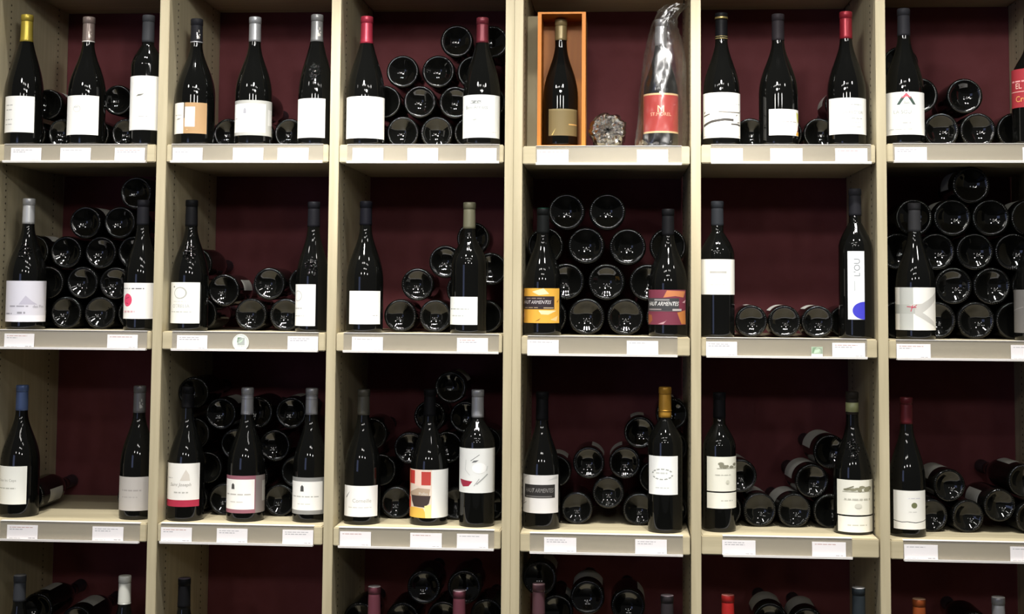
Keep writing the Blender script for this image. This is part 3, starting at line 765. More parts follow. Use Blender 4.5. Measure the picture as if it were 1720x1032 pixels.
 {'cell': [2, 6], 'x': 1.7775, 'y': 0.1136, 'z': -0.4078, 'R': 0.0445, 'label': 'dark bottle lying base-out, leftmost in lowest tier, pile beside grey-cross label', 'o': {}},
 {'cell': [2, 6], 'x': 1.8676, 'y': 0.1136, 'z': -0.4078, 'R': 0.0445, 'label': 'dark bottle lying base-out, second from left in lowest tier, pile beside grey-cross label', 'o': {}},
 {'cell': [2, 6], 'x': 1.9578, 'y': 0.1136, 'z': -0.4078, 'R': 0.0445, 'label': 'dark bottle lying base-out, third from left in lowest tier, pile beside grey-cross label', 'o': {}},
 {'cell': [2, 6], 'x': 2.048, 'y': 0.1136, 'z': -0.4078, 'R': 0.0445, 'label': 'dark bottle lying base-out, rightmost in lowest tier, pile beside grey-cross label', 'o': {}},
 {'cell': [2, 6], 'x': 1.8164, 'y': 0.1136, 'z': -0.3265, 'R': 0.0445, 'label': 'dark bottle lying base-out, leftmost in second tier, pile beside grey-cross label', 'o': {}},
 {'cell': [2, 6], 'x': 1.9065, 'y': 0.1136, 'z': -0.3265, 'R': 0.0445, 'label': 'dark bottle lying base-out, second from left in second tier, pile beside grey-cross label', 'o': {}},
 {'cell': [2, 6], 'x': 1.9965, 'y': 0.1136, 'z': -0.3264, 'R': 0.0445, 'label': 'dark bottle lying base-out, third from left in second tier, pile beside grey-cross label', 'o': {}},
 {'cell': [2, 6], 'x': 2.0865, 'y': 0.1136, 'z': -0.3263, 'R': 0.0445, 'label': 'dark bottle lying base-out, rightmost in second tier, pile beside grey-cross label', 'o': {}},
 {'cell': [2, 6], 'x': 1.7775, 'y': 0.1136, 'z': -0.2451, 'R': 0.0445, 'label': 'dark bottle lying base-out, leftmost in third tier, pile beside grey-cross label', 'o': {}},
 {'cell': [2, 6], 'x': 1.8675, 'y': 0.1136, 'z': -0.2452, 'R': 0.0445, 'label': 'dark bottle lying base-out, second from left in third tier, pile beside grey-cross label', 'o': {}},
 {'cell': [2, 6], 'x': 1.9577, 'y': 0.1136, 'z': -0.245, 'R': 0.0445, 'label': 'dark bottle lying base-out, third from left in third tier, pile beside grey-cross label', 'o': {}},
 {'cell': [2, 6], 'x': 2.0479, 'y': 0.1136, 'z': -0.2448, 'R': 0.0445, 'label': 'dark bottle lying base-out, rightmost in third tier, pile beside grey-cross label', 'o': {}},
 {'cell': [2, 6], 'x': 1.8161, 'y': 0.1136, 'z': -0.1637, 'R': 0.0445, 'label': 'dark bottle lying base-out, leftmost in fourth tier, pile beside grey-cross label', 'o': {}},
 {'cell': [2, 6], 'x': 1.9062, 'y': 0.1136, 'z': -0.1638, 'R': 0.0445, 'label': 'dark bottle lying base-out, second from left in fourth tier, pile beside grey-cross label', 'o': {'lab': [-40, 50]}},
 {'cell': [2, 6], 'x': 1.9964, 'y': 0.1136, 'z': -0.1635, 'R': 0.0445, 'label': 'dark bottle lying base-out, third from left in fourth tier, pile beside grey-cross label', 'o': {}},
 {'cell': [2, 6], 'x': 2.0865, 'y': 0.1136, 'z': -0.1633, 'R': 0.0445, 'label': 'dark bottle lying base-out, rightmost in fourth tier, pile beside grey-cross label', 'o': {'lab': [-40, 50]}},
 {'cell': [2, 6], 'x': 1.9511, 'y': 0.1136, 'z': -0.0855, 'R': 0.0445, 'label': 'dark bottle lying base-out, alone in top tier, pile beside grey-cross label', 'o': {'lab': [-70, 60]}},
 {'cell': [3, 1], 'x': -0.3517, 'y': 0.1421, 'z': -0.8647, 'R': 0.039, 'label': 'dark bottle lying base-out, leftmost in the row, bay of blue-capped bottle', 'o': {'lab': [100, 50]}},
 {'cell': [3, 1], 'x': -0.0867, 'y': 0.1421, 'z': -0.8647, 'R': 0.039, 'label': 'dark bottle lying base-out, rightmost in the row, bay of blue-capped bottle', 'o': {}},
 {'cell': [3, 2], 'x': 0.0661, 'y': 0.1338, 'z': -0.8632, 'R': 0.039, 'label': 'dark bottle lying base-out, leftmost in lowest tier, pile behind crimson-band label', 'o': {}},
 {'cell': [3, 2], 'x': 0.1466, 'y': 0.1338, 'z': -0.8632, 'R': 0.039, 'label': 'dark bottle lying base-out, second from left in lowest tier, pile behind crimson-band label', 'o': {}},
 {'cell': [3, 2], 'x': 0.2849, 'y': 0.1338, 'z': -0.8632, 'R': 0.039, 'label': 'dark bottle lying base-out, third from left in lowest tier, pile behind crimson-band label', 'o': {}},
 {'cell': [3, 2], 'x': 0.3641, 'y': 0.1338, 'z': -0.8632, 'R': 0.039, 'label': 'dark bottle lying base-out, rightmost in lowest tier, pile behind crimson-band label', 'o': {}},
 {'cell': [3, 2], 'x': 0.1015, 'y': 0.1338, 'z': -0.7867, 'R': 0.039, 'label': 'dark bottle lying base-out, leftmost in second tier, pile behind crimson-band label', 'o': {}},
 {'cell': [3, 2], 'x': 0.2166, 'y': 0.1338, 'z': -0.808, 'R': 0.039, 'label': 'dark bottle lying base-out, second from left in second tier, pile behind crimson-band label', 'o': {}},
 {'cell': [3, 2], 'x': 0.326, 'y': 0.1338, 'z': -0.7931, 'R': 0.039, 'label': 'dark bottle lying base-out, rightmost in second tier, pile behind crimson-band label', 'o': {}},
 {'cell': [3, 2], 'x': 0.0682, 'y': 0.1338, 'z': -0.7044, 'R': 0.039, 'label': 'dark bottle lying base-out, leftmost in third tier, pile behind crimson-band label', 'o': {}},
 {'cell': [3, 2], 'x': 0.1733, 'y': 0.1338, 'z': -0.729, 'R': 0.039, 'label': 'dark bottle lying base-out, second from left in third tier, pile behind crimson-band label', 'o': {'lab': [-30, 60]}},
 {'cell': [3, 2], 'x': 0.27, 'y': 0.1338, 'z': -0.7304, 'R': 0.039, 'label': 'dark bottle lying base-out, rightmost in third tier, pile behind crimson-band label', 'o': {}},
 {'cell': [3, 2], 'x': 0.1338, 'y': 0.1338, 'z': -0.6547, 'R': 0.039, 'label': 'dark bottle lying base-out, leftmost in fourth tier, pile behind crimson-band label', 'o': {'lab': [30, 50]}},
 {'cell': [3, 2], 'x': 0.2247, 'y': 0.1338, 'z': -0.6498, 'R': 0.039, 'label': 'dark bottle lying base-out, second from left in fourth tier, pile behind crimson-band label', 'o': {}},
 {'cell': [3, 2], 'x': 0.3095, 'y': 0.1338, 'z': -0.6501, 'R': 0.039, 'label': 'dark bottle lying base-out, rightmost in fourth tier, pile behind crimson-band label', 'o': {'lab': [0, 40]}},
 {'cell': [3, 2], 'x': 0.0638, 'y': 0.1338, 'z': -0.6038, 'R': 0.039, 'label': 'dark bottle lying base-out, alone in top tier, pile behind crimson-band label', 'o': {'pitch': 0}},
 {'cell': [3, 3], 'x': 0.4883, 'y': 0.14, 'z': -0.8645, 'R': 0.039, 'label': 'dark bottle lying base-out, leftmost in lowest tier, pile behind red-panel picture label', 'o': {}},
 {'cell': [3, 3], 'x': 0.5725, 'y': 0.14, 'z': -0.8645, 'R': 0.039, 'label': 'dark bottle lying base-out, second from left in lowest tier, pile behind red-panel picture label', 'o': {}},
 {'cell': [3, 3], 'x': 0.7193, 'y': 0.14, 'z': -0.8645, 'R': 0.039, 'label': 'dark bottle lying base-out, third from left in lowest tier, pile behind red-panel picture label', 'o': {}},
 {'cell': [3, 3], 'x': 0.7986, 'y': 0.14, 'z': -0.8645, 'R': 0.039, 'label': 'dark bottle lying base-out, rightmost in lowest tier, pile behind red-panel picture label', 'o': {}},
 {'cell': [3, 3], 'x': 0.5322, 'y': 0.14, 'z': -0.7861, 'R': 0.039, 'label': 'dark bottle lying base-out, leftmost in second tier, pile behind red-panel picture label', 'o': {}},
 {'cell': [3, 3], 'x': 0.6515, 'y': 0.14, 'z': -0.7985, 'R': 0.039, 'label': 'dark bottle lying base-out, second from left in second tier, pile behind red-panel picture label', 'o': {}},
 {'cell': [3, 3], 'x': 0.7668, 'y': 0.14, 'z': -0.792, 'R': 0.039, 'label': 'dark bottle lying base-out, rightmost in second tier, pile behind red-panel picture label', 'o': {}},
 {'cell': [3, 3], 'x': 0.6037, 'y': 0.14, 'z': -0.7316, 'R': 0.039, 'label': 'dark bottle lying base-out, leftmost in third tier, pile behind red-panel picture label', 'o': {}},
 {'cell': [3, 3], 'x': 0.696, 'y': 0.14, 'z': -0.7288, 'R': 0.039, 'label': 'dark bottle lying base-out, second from left in third tier, pile behind red-panel picture label', 'o': {}},
 {'cell': [3, 3], 'x': 0.7904, 'y': 0.14, 'z': -0.7164, 'R': 0.039, 'label': 'dark bottle lying base-out, rightmost in third tier, pile behind red-panel picture label', 'o': {}},
 {'cell': [3, 3], 'x': 0.5093, 'y': 0.14, 'z': -0.6984, 'R': 0.039, 'label': 'dark bottle lying base-out, alone in fourth tier, pile behind red-panel picture label', 'o': {}},
 {'cell': [3, 3], 'x': 0.6521, 'y': 0.14, 'z': -0.6545, 'R': 0.039, 'label': 'dark bottle lying base-out, leftmost in fifth tier, pile behind red-panel picture label', 'o': {}},
 {'cell': [3, 3], 'x': 0.7399, 'y': 0.14, 'z': -0.6554, 'R': 0.039, 'label': 'dark bottle lying base-out, rightmost in fifth tier, pile behind red-panel picture label', 'o': {}},
 {'cell': [3, 3], 'x': 0.7028, 'y': 0.14, 'z': -0.583, 'R': 0.039, 'label': 'dark bottle lying base-out, alone in top tier, pile behind red-panel picture label', 'o': {'lab': [40, 60]}},
 {'cell': [3, 4], 'x': 0.9311, 'y': 0.1372, 'z': -0.8691, 'R': 0.0385, 'label': 'dark bottle lying base-out, leftmost in lowest tier, pile beside amber-capped bottle', 'o': {}},
 {'cell': [3, 4], 'x': 1.0131, 'y': 0.1372, 'z': -0.8691, 'R': 0.0385, 'label': 'dark bottle lying base-out, second from left in lowest tier, pile beside amber-capped bottle', 'o': {}},
 {'cell': [3, 4], 'x': 1.162, 'y': 0.1372, 'z': -0.8691, 'R': 0.0385, 'label': 'dark bottle lying base-out, third from left in lowest tier, pile beside amber-capped bottle', 'o': {}},
 {'cell': [3, 4], 'x': 1.2404, 'y': 0.1372, 'z': -0.8691, 'R': 0.0385, 'label': 'dark bottle lying base-out, rightmost in lowest tier, pile beside amber-capped bottle', 'o': {}},
 {'cell': [3, 4], 'x': 1.0886, 'y': 0.1372, 'z': -0.8304, 'R': 0.0385, 'label': 'dark bottle lying base-out, alone in second tier, pile beside amber-capped bottle', 'o': {}},
 {'cell': [3, 4], 'x': 0.9608, 'y': 0.1372, 'z': -0.7814, 'R': 0.0385, 'label': 'dark bottle lying base-out, leftmost in third tier, pile beside amber-capped bottle', 'o': {'lab': [20, 50]}},
 {'cell': [3, 4], 'x': 1.2005, 'y': 0.1372, 'z': -0.7916, 'R': 0.0385, 'label': 'dark bottle lying base-out, rightmost in third tier, pile beside amber-capped bottle', 'o': {}},
 {'cell': [3, 4], 'x': 1.0411, 'y': 0.1372, 'z': -0.7601, 'R': 0.0385, 'label': 'dark bottle lying base-out, leftmost in fourth tier, pile beside amber-capped bottle', 'o': {'lab': [40, 60]}},
 {'cell': [3, 4], 'x': 1.1286, 'y': 0.1372, 'z': -0.7587, 'R': 0.0385, 'label': 'dark bottle lying base-out, rightmost in fourth tier, pile beside amber-capped bottle', 'o': {'lab': [-40, 60]}},
 {'cell': [3, 4], 'x': 1.2408, 'y': 0.1372, 'z': -0.7199, 'R': 0.0385, 'label': 'dark bottle lying base-out, alone in fifth tier, pile beside amber-capped bottle', 'o': {}},
 {'cell': [3, 4], 'x': 1.1646, 'y': 0.1372, 'z': -0.6855, 'R': 0.0385, 'label': 'dark bottle lying base-out, alone in sixth tier, pile beside amber-capped bottle', 'o': {'lab': [-10, 50]}},
 {'cell': [3, 4], 'x': 1.2408, 'y': 0.1372, 'z': -0.6402, 'R': 0.0385, 'label': 'dark bottle lying base-out, alone in top tier, pile beside amber-capped bottle', 'o': {'lab': [-10, 40]}},
 {'cell': [3, 5], 'x': 1.3683, 'y': 0.1368, 'z': -0.8648, 'R': 0.0405, 'label': 'dark bottle lying base-out, leftmost in lowest tier, pile between cream two-part labels', 'o': {'yaw': 5}},
 {'cell': [3, 5], 'x': 1.4505, 'y': 0.1368, 'z': -0.8648, 'R': 0.0405, 'label': 'dark bottle lying base-out, second from left in lowest tier, pile between cream two-part labels', 'o': {'lab': [15, 100], 'yaw': 5}},
 {'cell': [3, 5], 'x': 1.5327, 'y': 0.1368, 'z': -0.8648, 'R': 0.0405, 'label': 'dark bottle lying base-out, third from left in lowest tier, pile between cream two-part labels', 'o': {'lab': [-20, 110], 'yaw': 5}},
 {'cell': [3, 5], 'x': 1.6171, 'y': 0.1368, 'z': -0.8648, 'R': 0.0405, 'label': 'dark bottle lying base-out, rightmost in lowest tier, pile between cream two-part labels', 'o': {'yaw': 5}},
 {'cell': [3, 5], 'x': 1.4045, 'y': 0.1368, 'z': -0.7852, 'R': 0.0405, 'label': 'dark bottle lying base-out, leftmost in second tier, pile between cream two-part labels', 'o': {'lab': [0, 60], 'yaw': 5}},
 {'cell': [3, 5], 'x': 1.5749, 'y': 0.1368, 'z': -0.7942, 'R': 0.0405, 'label': 'dark bottle lying base-out, rightmost in second tier, pile between cream two-part labels', 'o': {'lab': [-25, 130], 'yaw': 5}},
 {'cell': [3, 5], 'x': 1.6183, 'y': 0.1368, 'z': -0.7244, 'R': 0.0405, 'label': 'dark bottle lying base-out, alone in top tier, pile between cream two-part labels', 'o': {'lab': [-25, 120], 'yaw': 5}},
 {'cell': [3, 6], 'x': 1.8522, 'y': 0.1226, 'z': -0.8685, 'R': 0.0385, 'label': 'dark bottle lying base-out, leftmost in lowest tier, pile beside olive-dot label', 'o': {'lab': [0, 40], 'yaw': 6}},
 {'cell': [3, 6], 'x': 1.9355, 'y': 0.1226, 'z': -0.8685, 'R': 0.0385, 'label': 'dark bottle lying base-out, second from left in lowest tier, pile beside olive-dot label', 'o': {'yaw': 6}},
 {'cell': [3, 6], 'x': 2.0092, 'y': 0.1226, 'z': -0.8415, 'R': 0.0385, 'label': 'dark bottle lying base-out, third from left in lowest tier, pile beside olive-dot label', 'o': {'lab': [-70, 50], 'yaw': 6}},
 {'cell': [3, 6], 'x': 2.0826, 'y': 0.1226, 'z': -0.8685, 'R': 0.0385, 'label': 'dark bottle lying base-out, rightmost in lowest tier, pile beside olive-dot label', 'o': {'yaw': 6}},
 {'cell': [3, 6], 'x': 1.8931, 'y': 0.1226, 'z': -0.7974, 'R': 0.0385, 'label': 'dark bottle lying base-out, leftmost in top tier, pile beside olive-dot label', 'o': {'lab': [-25, 100], 'yaw': 6}},
 {'cell': [3, 6], 'x': 2.0665, 'y': 0.1226, 'z': -0.7832, 'R': 0.0385, 'label': 'dark bottle lying base-out, rightmost in top tier, pile beside olive-dot label', 'o': {'lab': [-10, 40], 'yaw': 6}},
 {'cell': [4, 1], 'x': -0.3037, 'y': 0.101, 'z': -1.1322, 'R': 0.039, 'label': 'dark bottle lying base-out, leftmost in the row, bay of white-wax bottle', 'o': {'lab': [0, 40]}},
 {'cell': [4, 1], 'x': -0.2043, 'y': 0.101, 'z': -1.1612, 'R': 0.039, 'label': 'dark bottle lying base-out, rightmost in the row, bay of white-wax bottle', 'o': {'lab': [0, 80]}},
 {'cell': [4, 3], 'x': 0.4937, 'y': 0.1, 'z': -1.137, 'R': 0.0405, 'label': 'dark bottle lying base-out, leftmost in lowest tier, bay of plum-capped bottles', 'o': {}},
 {'cell': [4, 3], 'x': 0.5975, 'y': 0.1, 'z': -1.1345, 'R': 0.0405, 'label': 'dark bottle lying base-out, second from left in lowest tier, bay of plum-capped bottles', 'o': {}},
 {'cell': [4, 3], 'x': 0.6965, 'y': 0.1, 'z': -1.1293, 'R': 0.0405, 'label': 'dark bottle lying base-out, third from left in lowest tier, bay of plum-capped bottles', 'o': {}},
 {'cell': [4, 3], 'x': 0.8004, 'y': 0.1, 'z': -1.1211, 'R': 0.0405, 'label': 'dark bottle lying base-out, rightmost in lowest tier, bay of plum-capped bottles', 'o': {}},
 {'cell': [4, 3], 'x': 0.648, 'y': 0.1, 'z': -1.0575, 'R': 0.0405, 'label': 'dark bottle lying base-out, leftmost in top tier, bay of plum-capped bottles', 'o': {}},
 {'cell': [4, 3], 'x': 0.7454, 'y': 0.1, 'z': -1.0553, 'R': 0.0405, 'label': 'dark bottle lying base-out, rightmost in top tier, bay of plum-capped bottles', 'o': {}},
 {'cell': [4, 4], 'x': 0.966, 'y': 0.1, 'z': -1.1086, 'R': 0.0405, 'label': 'dark bottle lying base-out, leftmost in lowest tier, bay of mauve-capped bottle', 'o': {'lab': [60, 60]}},
 {'cell': [4, 4], 'x': 1.1365, 'y': 0.1, 'z': -1.091, 'R': 0.0405, 'label': 'dark bottle lying base-out, rightmost in lowest tier, bay of mauve-capped bottle', 'o': {'lab': [60, 50]}},
 {'cell': [4, 4], 'x': 1.04, 'y': 0.1, 'z': -1.0727, 'R': 0.0405, 'label': 'dark bottle lying base-out, alone in second tier, bay of mauve-capped bottle', 'o': {'lab': [0, 120]}},
 {'cell': [4, 4], 'x': 0.9258, 'y': 0.1, 'z': -1.0304, 'R': 0.0405, 'label': 'dark bottle lying base-out, alone in top tier, bay of mauve-capped bottle', 'o': {'lab': [40, 60]}},
 {'cell': [4, 5], 'x': 1.4704, 'y': 0.1, 'z': -1.1148, 'R': 0.04, 'label': 'dark bottle lying base-out, leftmost in the row, bay of red-wax bottle', 'o': {'lab': [-15, 120]}},
 {'cell': [4, 5], 'x': 1.5561, 'y': 0.1, 'z': -1.1237, 'R': 0.04, 'label': 'dark bottle lying base-out, rightmost in the row, bay of red-wax bottle', 'o': {'lab': [-20, 110]}},
 {'cell': [4, 6], 'x': 1.9423, 'y': 0.1, 'z': -1.1252, 'R': 0.04, 'label': 'dark bottle lying base-out, alone, bay of copper-capped bottle', 'o': {}}]
TICKETS = [[1, 1, -0.3605, -0.2847, 'white price ticket on top rail, under the gold-capped bottle'], [1, 1, -0.2373, -0.162, 'white price ticket on top rail, under the ornate taupe-capped bottle'],
 [1, 1, -0.1023, -0.0281, 'white price ticket on top rail, under the feather-mark label'], [1, 2, 0.0407, 0.1137, 'white price ticket on top rail, under the half-tan label'],
 [1, 2, 0.188, 0.262, 'white price ticket on top rail, under the crest-label silver-capped bottle'], [1, 2, 0.2967, 0.3718, 'white price ticket on top rail, under the relief-shouldered pewter-capped bottle'],
 [1, 3, 0.4783, 0.5521, 'white price ticket on top rail, under the raspberry-capped bottle'], [1, 3, 0.6107, 0.6835, 'white price ticket on top rail, under the round bottle bases between red caps'],
 [1, 3, 0.7508, 0.823, 'white price ticket on top rail, under the wine-red-capped bottle'], [1, 4, 0.919, 0.9935, 'white price ticket on top rail, under the orange gift box'],
 [1, 4, 1.1544, 1.2268, 'white price ticket on top rail, under the cellophane-wrapped bottle'], [1, 5, 1.3266, 1.4008, 'white price ticket on top rail, under the brushstroke label'],
 [1, 5, 1.4645, 1.5387, 'white price ticket on top rail, under the yellow-splashed label'], [1, 5, 1.6139, 1.6876, 'white price ticket on top rail, under the crimson-capped bottle'],
 [1, 6, 1.7501, 1.8234, 'white price ticket on top rail, under the A-shaped emblem bottle'], [1, 6, 2.0402, 2.1098, 'white price ticket on top rail, under the red label at right edge'],
 [2, 1, -0.362, -0.2884, 'white price ticket on second rail, under the lilac-grey label'], [2, 1, -0.1083, -0.034, 'white price ticket on second rail, under the pink-seal label'],
 [2, 2, 0.0618, 0.1355, 'white price ticket on second rail, under the large accented O'], [2, 2, 0.3296, 0.4025, 'white price ticket on second rail, right of the round green badge'],
 [2, 3, 0.4837, 0.5576, 'white price ticket on second rail, under the blank small-label bottle'], [2, 3, 0.7335, 0.8065, 'white price ticket on second rail, under the olive-capped bottle'],
 [2, 4, 0.8991, 0.9726, 'white price ticket on second rail, under the yellow marbled label'], [2, 4, 1.1314, 1.2042, 'white price ticket on second rail, left below the maroon label'],
 [2, 5, 1.3149, 1.3861, 'white price ticket on second rail, under the cream wrap label'], [2, 5, 1.6039, 1.6783, "white price ticket on second rail, under the L'OU bottle"],
 [2, 6, 1.7497, 1.8263, 'white price ticket on second rail, under the grey-cross label'], [2, 6, 2.0067, 2.0758, 'white price ticket on second rail, at the right edge'],
 [3, 1, -0.3406, -0.2656, 'white price ticket on third rail, under the blue-capped bottle'], [3, 1, -0.132, -0.0569, 'white price ticket on third rail, left below the dull grey label'],
 [3, 2, 0.0338, 0.1084, 'white price ticket on third rail, under the crimson-band label'], [3, 2, 0.1685, 0.242, 'white price ticket on third rail, under the rose-framed label'],
 [3, 2, 0.3258, 0.3988, 'white price ticket on third rail, under the grey-framed label'], [3, 3, 0.4624, 0.5356, 'white price ticket on third rail, under the black-bird label'],
 [3, 3, 0.6283, 0.7024, 'white price ticket on third rail, under the red-panel picture label'], [3, 3, 0.738, 0.8111, 'white price ticket on third rail, under the face-sketch label'],
 [3, 4, 0.9414, 1.0159, 'white price ticket on third rail, under the grey marbled label'], [3, 4, 1.1518, 1.2243, 'white price ticket on third rail, under the amber-capped bottle'],
 [3, 5, 1.3509, 1.4268, 'white price ticket on third rail, under the black-capped cream-label bottle'], [3, 5, 1.555, 1.631, 'white price ticket on third rail, left below the green-banded capsule bottle'],
 [3, 6, 1.762, 1.8371, 'white price ticket on third rail, under the olive-dot label'], [3, 6, 1.9981, 2.0685, 'white price ticket on third rail, at the right edge']]
RAILS = {(1, 1): (-0.3782, -0.0233),
 (1, 2): (0.0368, 0.4072),
 (1, 3): (0.4648, 0.8299),
 (1, 4): (0.916, 1.2588),
 (1, 5): (1.3268, 1.6963),
 (1, 6): (1.7466, 2.1134),
 (2, 1): (-0.3781, -0.0117),
 (2, 2): (0.0492, 0.4033),
 (2, 3): (0.4632, 0.8321),
 (2, 4): (0.8994, 1.249),
 (2, 5): (1.3151, 1.6828),
 (2, 6): (1.7489, 2.1058),
 (3, 1): (-0.3587, -0.0176),
 (3, 2): (0.0328, 0.3996),
 (3, 3): (0.459, 0.8247),
 (3, 4): (0.908, 1.2613),
 (3, 5): (1.3525, 1.6454),
 (3, 6): (1.7605, 2.0983)}
MISC = {'box': [0.9175, 1.0322, 0.3206],
 'card': [0.8845, 1.0304, 0.3376],
 'wrap': [[1.2122, -0.0205, 0.0572], [1.2108, 0.0068, 0.0615], [1.2143, 0.047, 0.0593], [1.2172, 0.0973, 0.0579], [1.2178, 0.1406, 0.0558], [1.22, 0.1839, 0.0522], [1.2214, 0.2273, 0.0479], [1.2199, 0.2635, 0.0393],
          [1.2185, 0.2925, 0.0307], [1.2249, 0.3142, 0.0272], [1.2349, 0.3316, 0.0286], [1.252, 0.3445, 0.0286]],
 'wraplie': [1.0849, 0.0572],
 'green': [0.2165, -0.4737],
 'sticker': [[1.5561, -0.4932], [1.582, -0.4697]]}

# ------------------------------------------------------------------ materials
def lin(h):
    out = []
    for i in (0, 2, 4):
        c = int(h[i:i+2], 16) / 255.0
        out.append(c / 12.92 if c <= 0.04045 else ((c + 0.055) / 1.055) ** 2.4)
    return (out[0], out[1], out[2], 1.0)

_M = {}
def mat(hexc, rough=0.55, metal=0.0, spec=0.5, coat=0.0, bump=0.0, bscale=60, name='paint', tone=1.0):
    key = (tone, hexc, rough, metal, spec, coat, bump, bscale, name)
    if key in _M: return _M[key]
    m = bpy.data.materials.new('%s_%s' % (name, hexc)); m.use_nodes = True
    nt = m.node_tree; b = nt.nodes['Principled BSDF']
    pc = lin(hexc); b.inputs['Base Color'].default_value = (pc[0] * tone, pc[1] * tone, pc[2] * tone, 1)
    b.inputs['Roughness'].default_value = rough; b.inputs['Metallic'].default_value = metal
    b.inputs['Specular IOR Level'].default_value = spec
    if coat: b.inputs['Coat Weight'].default_value = coat
    if bump:
        tc = nt.nodes.new('ShaderNodeTexCoord'); n = nt.nodes.new('ShaderNodeTexNoise'); n.inputs['Scale'].default_value = bscale
        n.inputs['Detail'].default_value = 4
        bp = nt.nodes.new('ShaderNodeBump'); bp.inputs['Strength'].default_value = bump; bp.inputs['Distance'].default_value = 0.002
        nt.links.new(tc.outputs['Object'], n.inputs['Vector']); nt.links.new(n.outputs[0], bp.inputs['Height']); nt.links.new(bp.outputs[0], b.inputs['Normal'])
    _M[key] = m
    return m

def noise_mat(name, c1, c2, scale, rough, stretch=(1, 1, 1), bump=0.1, detail=5, spec=0.4):
    m = bpy.data.materials.new(name); m.use_nodes = True; nt = m.node_tree; b = nt.nodes['Principled BSDF']
    tc = nt.nodes.new('ShaderNodeTexCoord'); mp = nt.nodes.new('ShaderNodeMapping'); mp.inputs['Scale'].default_value = stretch
    n = nt.nodes.new('ShaderNodeTexNoise'); n.inputs['Scale'].default_value = scale; n.inputs['Detail'].default_value = detail
    rp = nt.nodes.new('ShaderNodeValToRGB'); rp.color_ramp.elements[0].position = 0.3; rp.color_ramp.elements[1].position = 0.7
    rp.color_ramp.elements[0].color = lin(c1); rp.color_ramp.elements[1].color = lin(c2)
    bp = nt.nodes.new('ShaderNodeBump'); bp.inputs['Strength'].default_value = bump; bp.inputs['Distance'].default_value = 0.001
    L = nt.links
    L.new(tc.outputs['Object'], mp.inputs['Vector']); L.new(mp.outputs[0], n.inputs['Vector']); L.new(n.outputs[0], rp.inputs[0])
    L.new(rp.outputs[0], b.inputs['Base Color']); L.new(n.outputs[0], bp.inputs['Height']); L.new(bp.outputs[0], b.inputs['Normal'])
    b.inputs['Roughness'].default_value = rough; b.inputs['Specular IOR Level'].default_value = spec
    return m

WOOD_V = noise_mat('beige_laminate_upright', 'ABA083', 'BDB294', 9, 0.5, (6, 6, 0.35))
WOOD_H = noise_mat('beige_laminate_board', 'ABA083', 'BDB294', 9, 0.5, (0.35, 6, 6))
RED = noise_mat('dark_red_back_board', '643437', '6A393D', 30, 0.75, (1, 1, 1), 0.15, spec=0.12)
HOLE = mat('3A3226', 0.8, name='pin_hole')
FLOOR = noise_mat('shop_floor_tiles', '25231E', '2C2A25', 3, 0.4)
WALL = mat('CFC8B8', 0.7, name='wall_paint')

def glass_mat():
    m = bpy.data.materials.new('dark_bottle_glass'); m.use_nodes = True; b = m.node_tree.nodes['Principled BSDF']
    b.inputs['Base Color'].default_value = (0.0028, 0.0029, 0.0026, 1); b.inputs['Roughness'].default_value = 0.04
    b.inputs['IOR'].default_value = 1.5; b.inputs['Specular IOR Level'].default_value = 0.42
    b.inputs['Coat Weight'].default_value = 0.0
    return m
GLASS = glass_mat()

def film_mat(name, col, fac, rough, trans):
    m = bpy.data.materials.new(name); m.use_nodes = True; nt = m.node_tree; nt.nodes.remove(nt.nodes['Principled BSDF'])
    out = nt.nodes['Material Output']
    t = nt.nodes.new('ShaderNodeBsdfTransparent'); t.inputs[0].default_value = trans
    g = nt.nodes.new('ShaderNodeBsdfGlossy'); g.inputs['Color'].default_value = col; g.inputs['Roughness'].default_value = rough
    fr = nt.nodes.new('ShaderNodeLayerWeight'); fr.inputs[0].default_value = 0.35
    mr = nt.nodes.new('ShaderNodeMath'); mr.operation = 'MULTIPLY_ADD'; mr.inputs[1].default_value = 0.5; mr.inputs[2].default_value = fac
    mx = nt.nodes.new('ShaderNodeMixShader')
    nt.links.new(fr.outputs['Facing'], mr.inputs[0]); nt.links.new(mr.outputs[0], mx.inputs[0])
    nt.links.new(t.outputs[0], mx.inputs[1]); nt.links.new(g.outputs[0], mx.inputs[2]); nt.links.new(mx.outputs[0], out.inputs['Surface'])
    return m
FILM = film_mat('clear_cellophane', (1, 1, 1, 1), 0.085, 0.26, (0.96, 0.96, 0.96, 1))
FILM2 = film_mat('bunched_cellophane', (1, 1, 1, 1), 0.30, 0.16, (0.93, 0.93, 0.93, 1))

def rail_mat():
    m = bpy.data.materials.new('clear_grey_plastic'); m.use_nodes = True; b = m.node_tree.nodes['Principled BSDF']
    b.inputs['Base Color'].default_value = lin('AAA498'); b.inputs['Roughness'].default_value = 0.22; b.inputs['Alpha'].default_value = 0.34
    return m
RAILM = rail_mat()
LIP = mat('E6E2DE', 0.3, name='rail_lip')

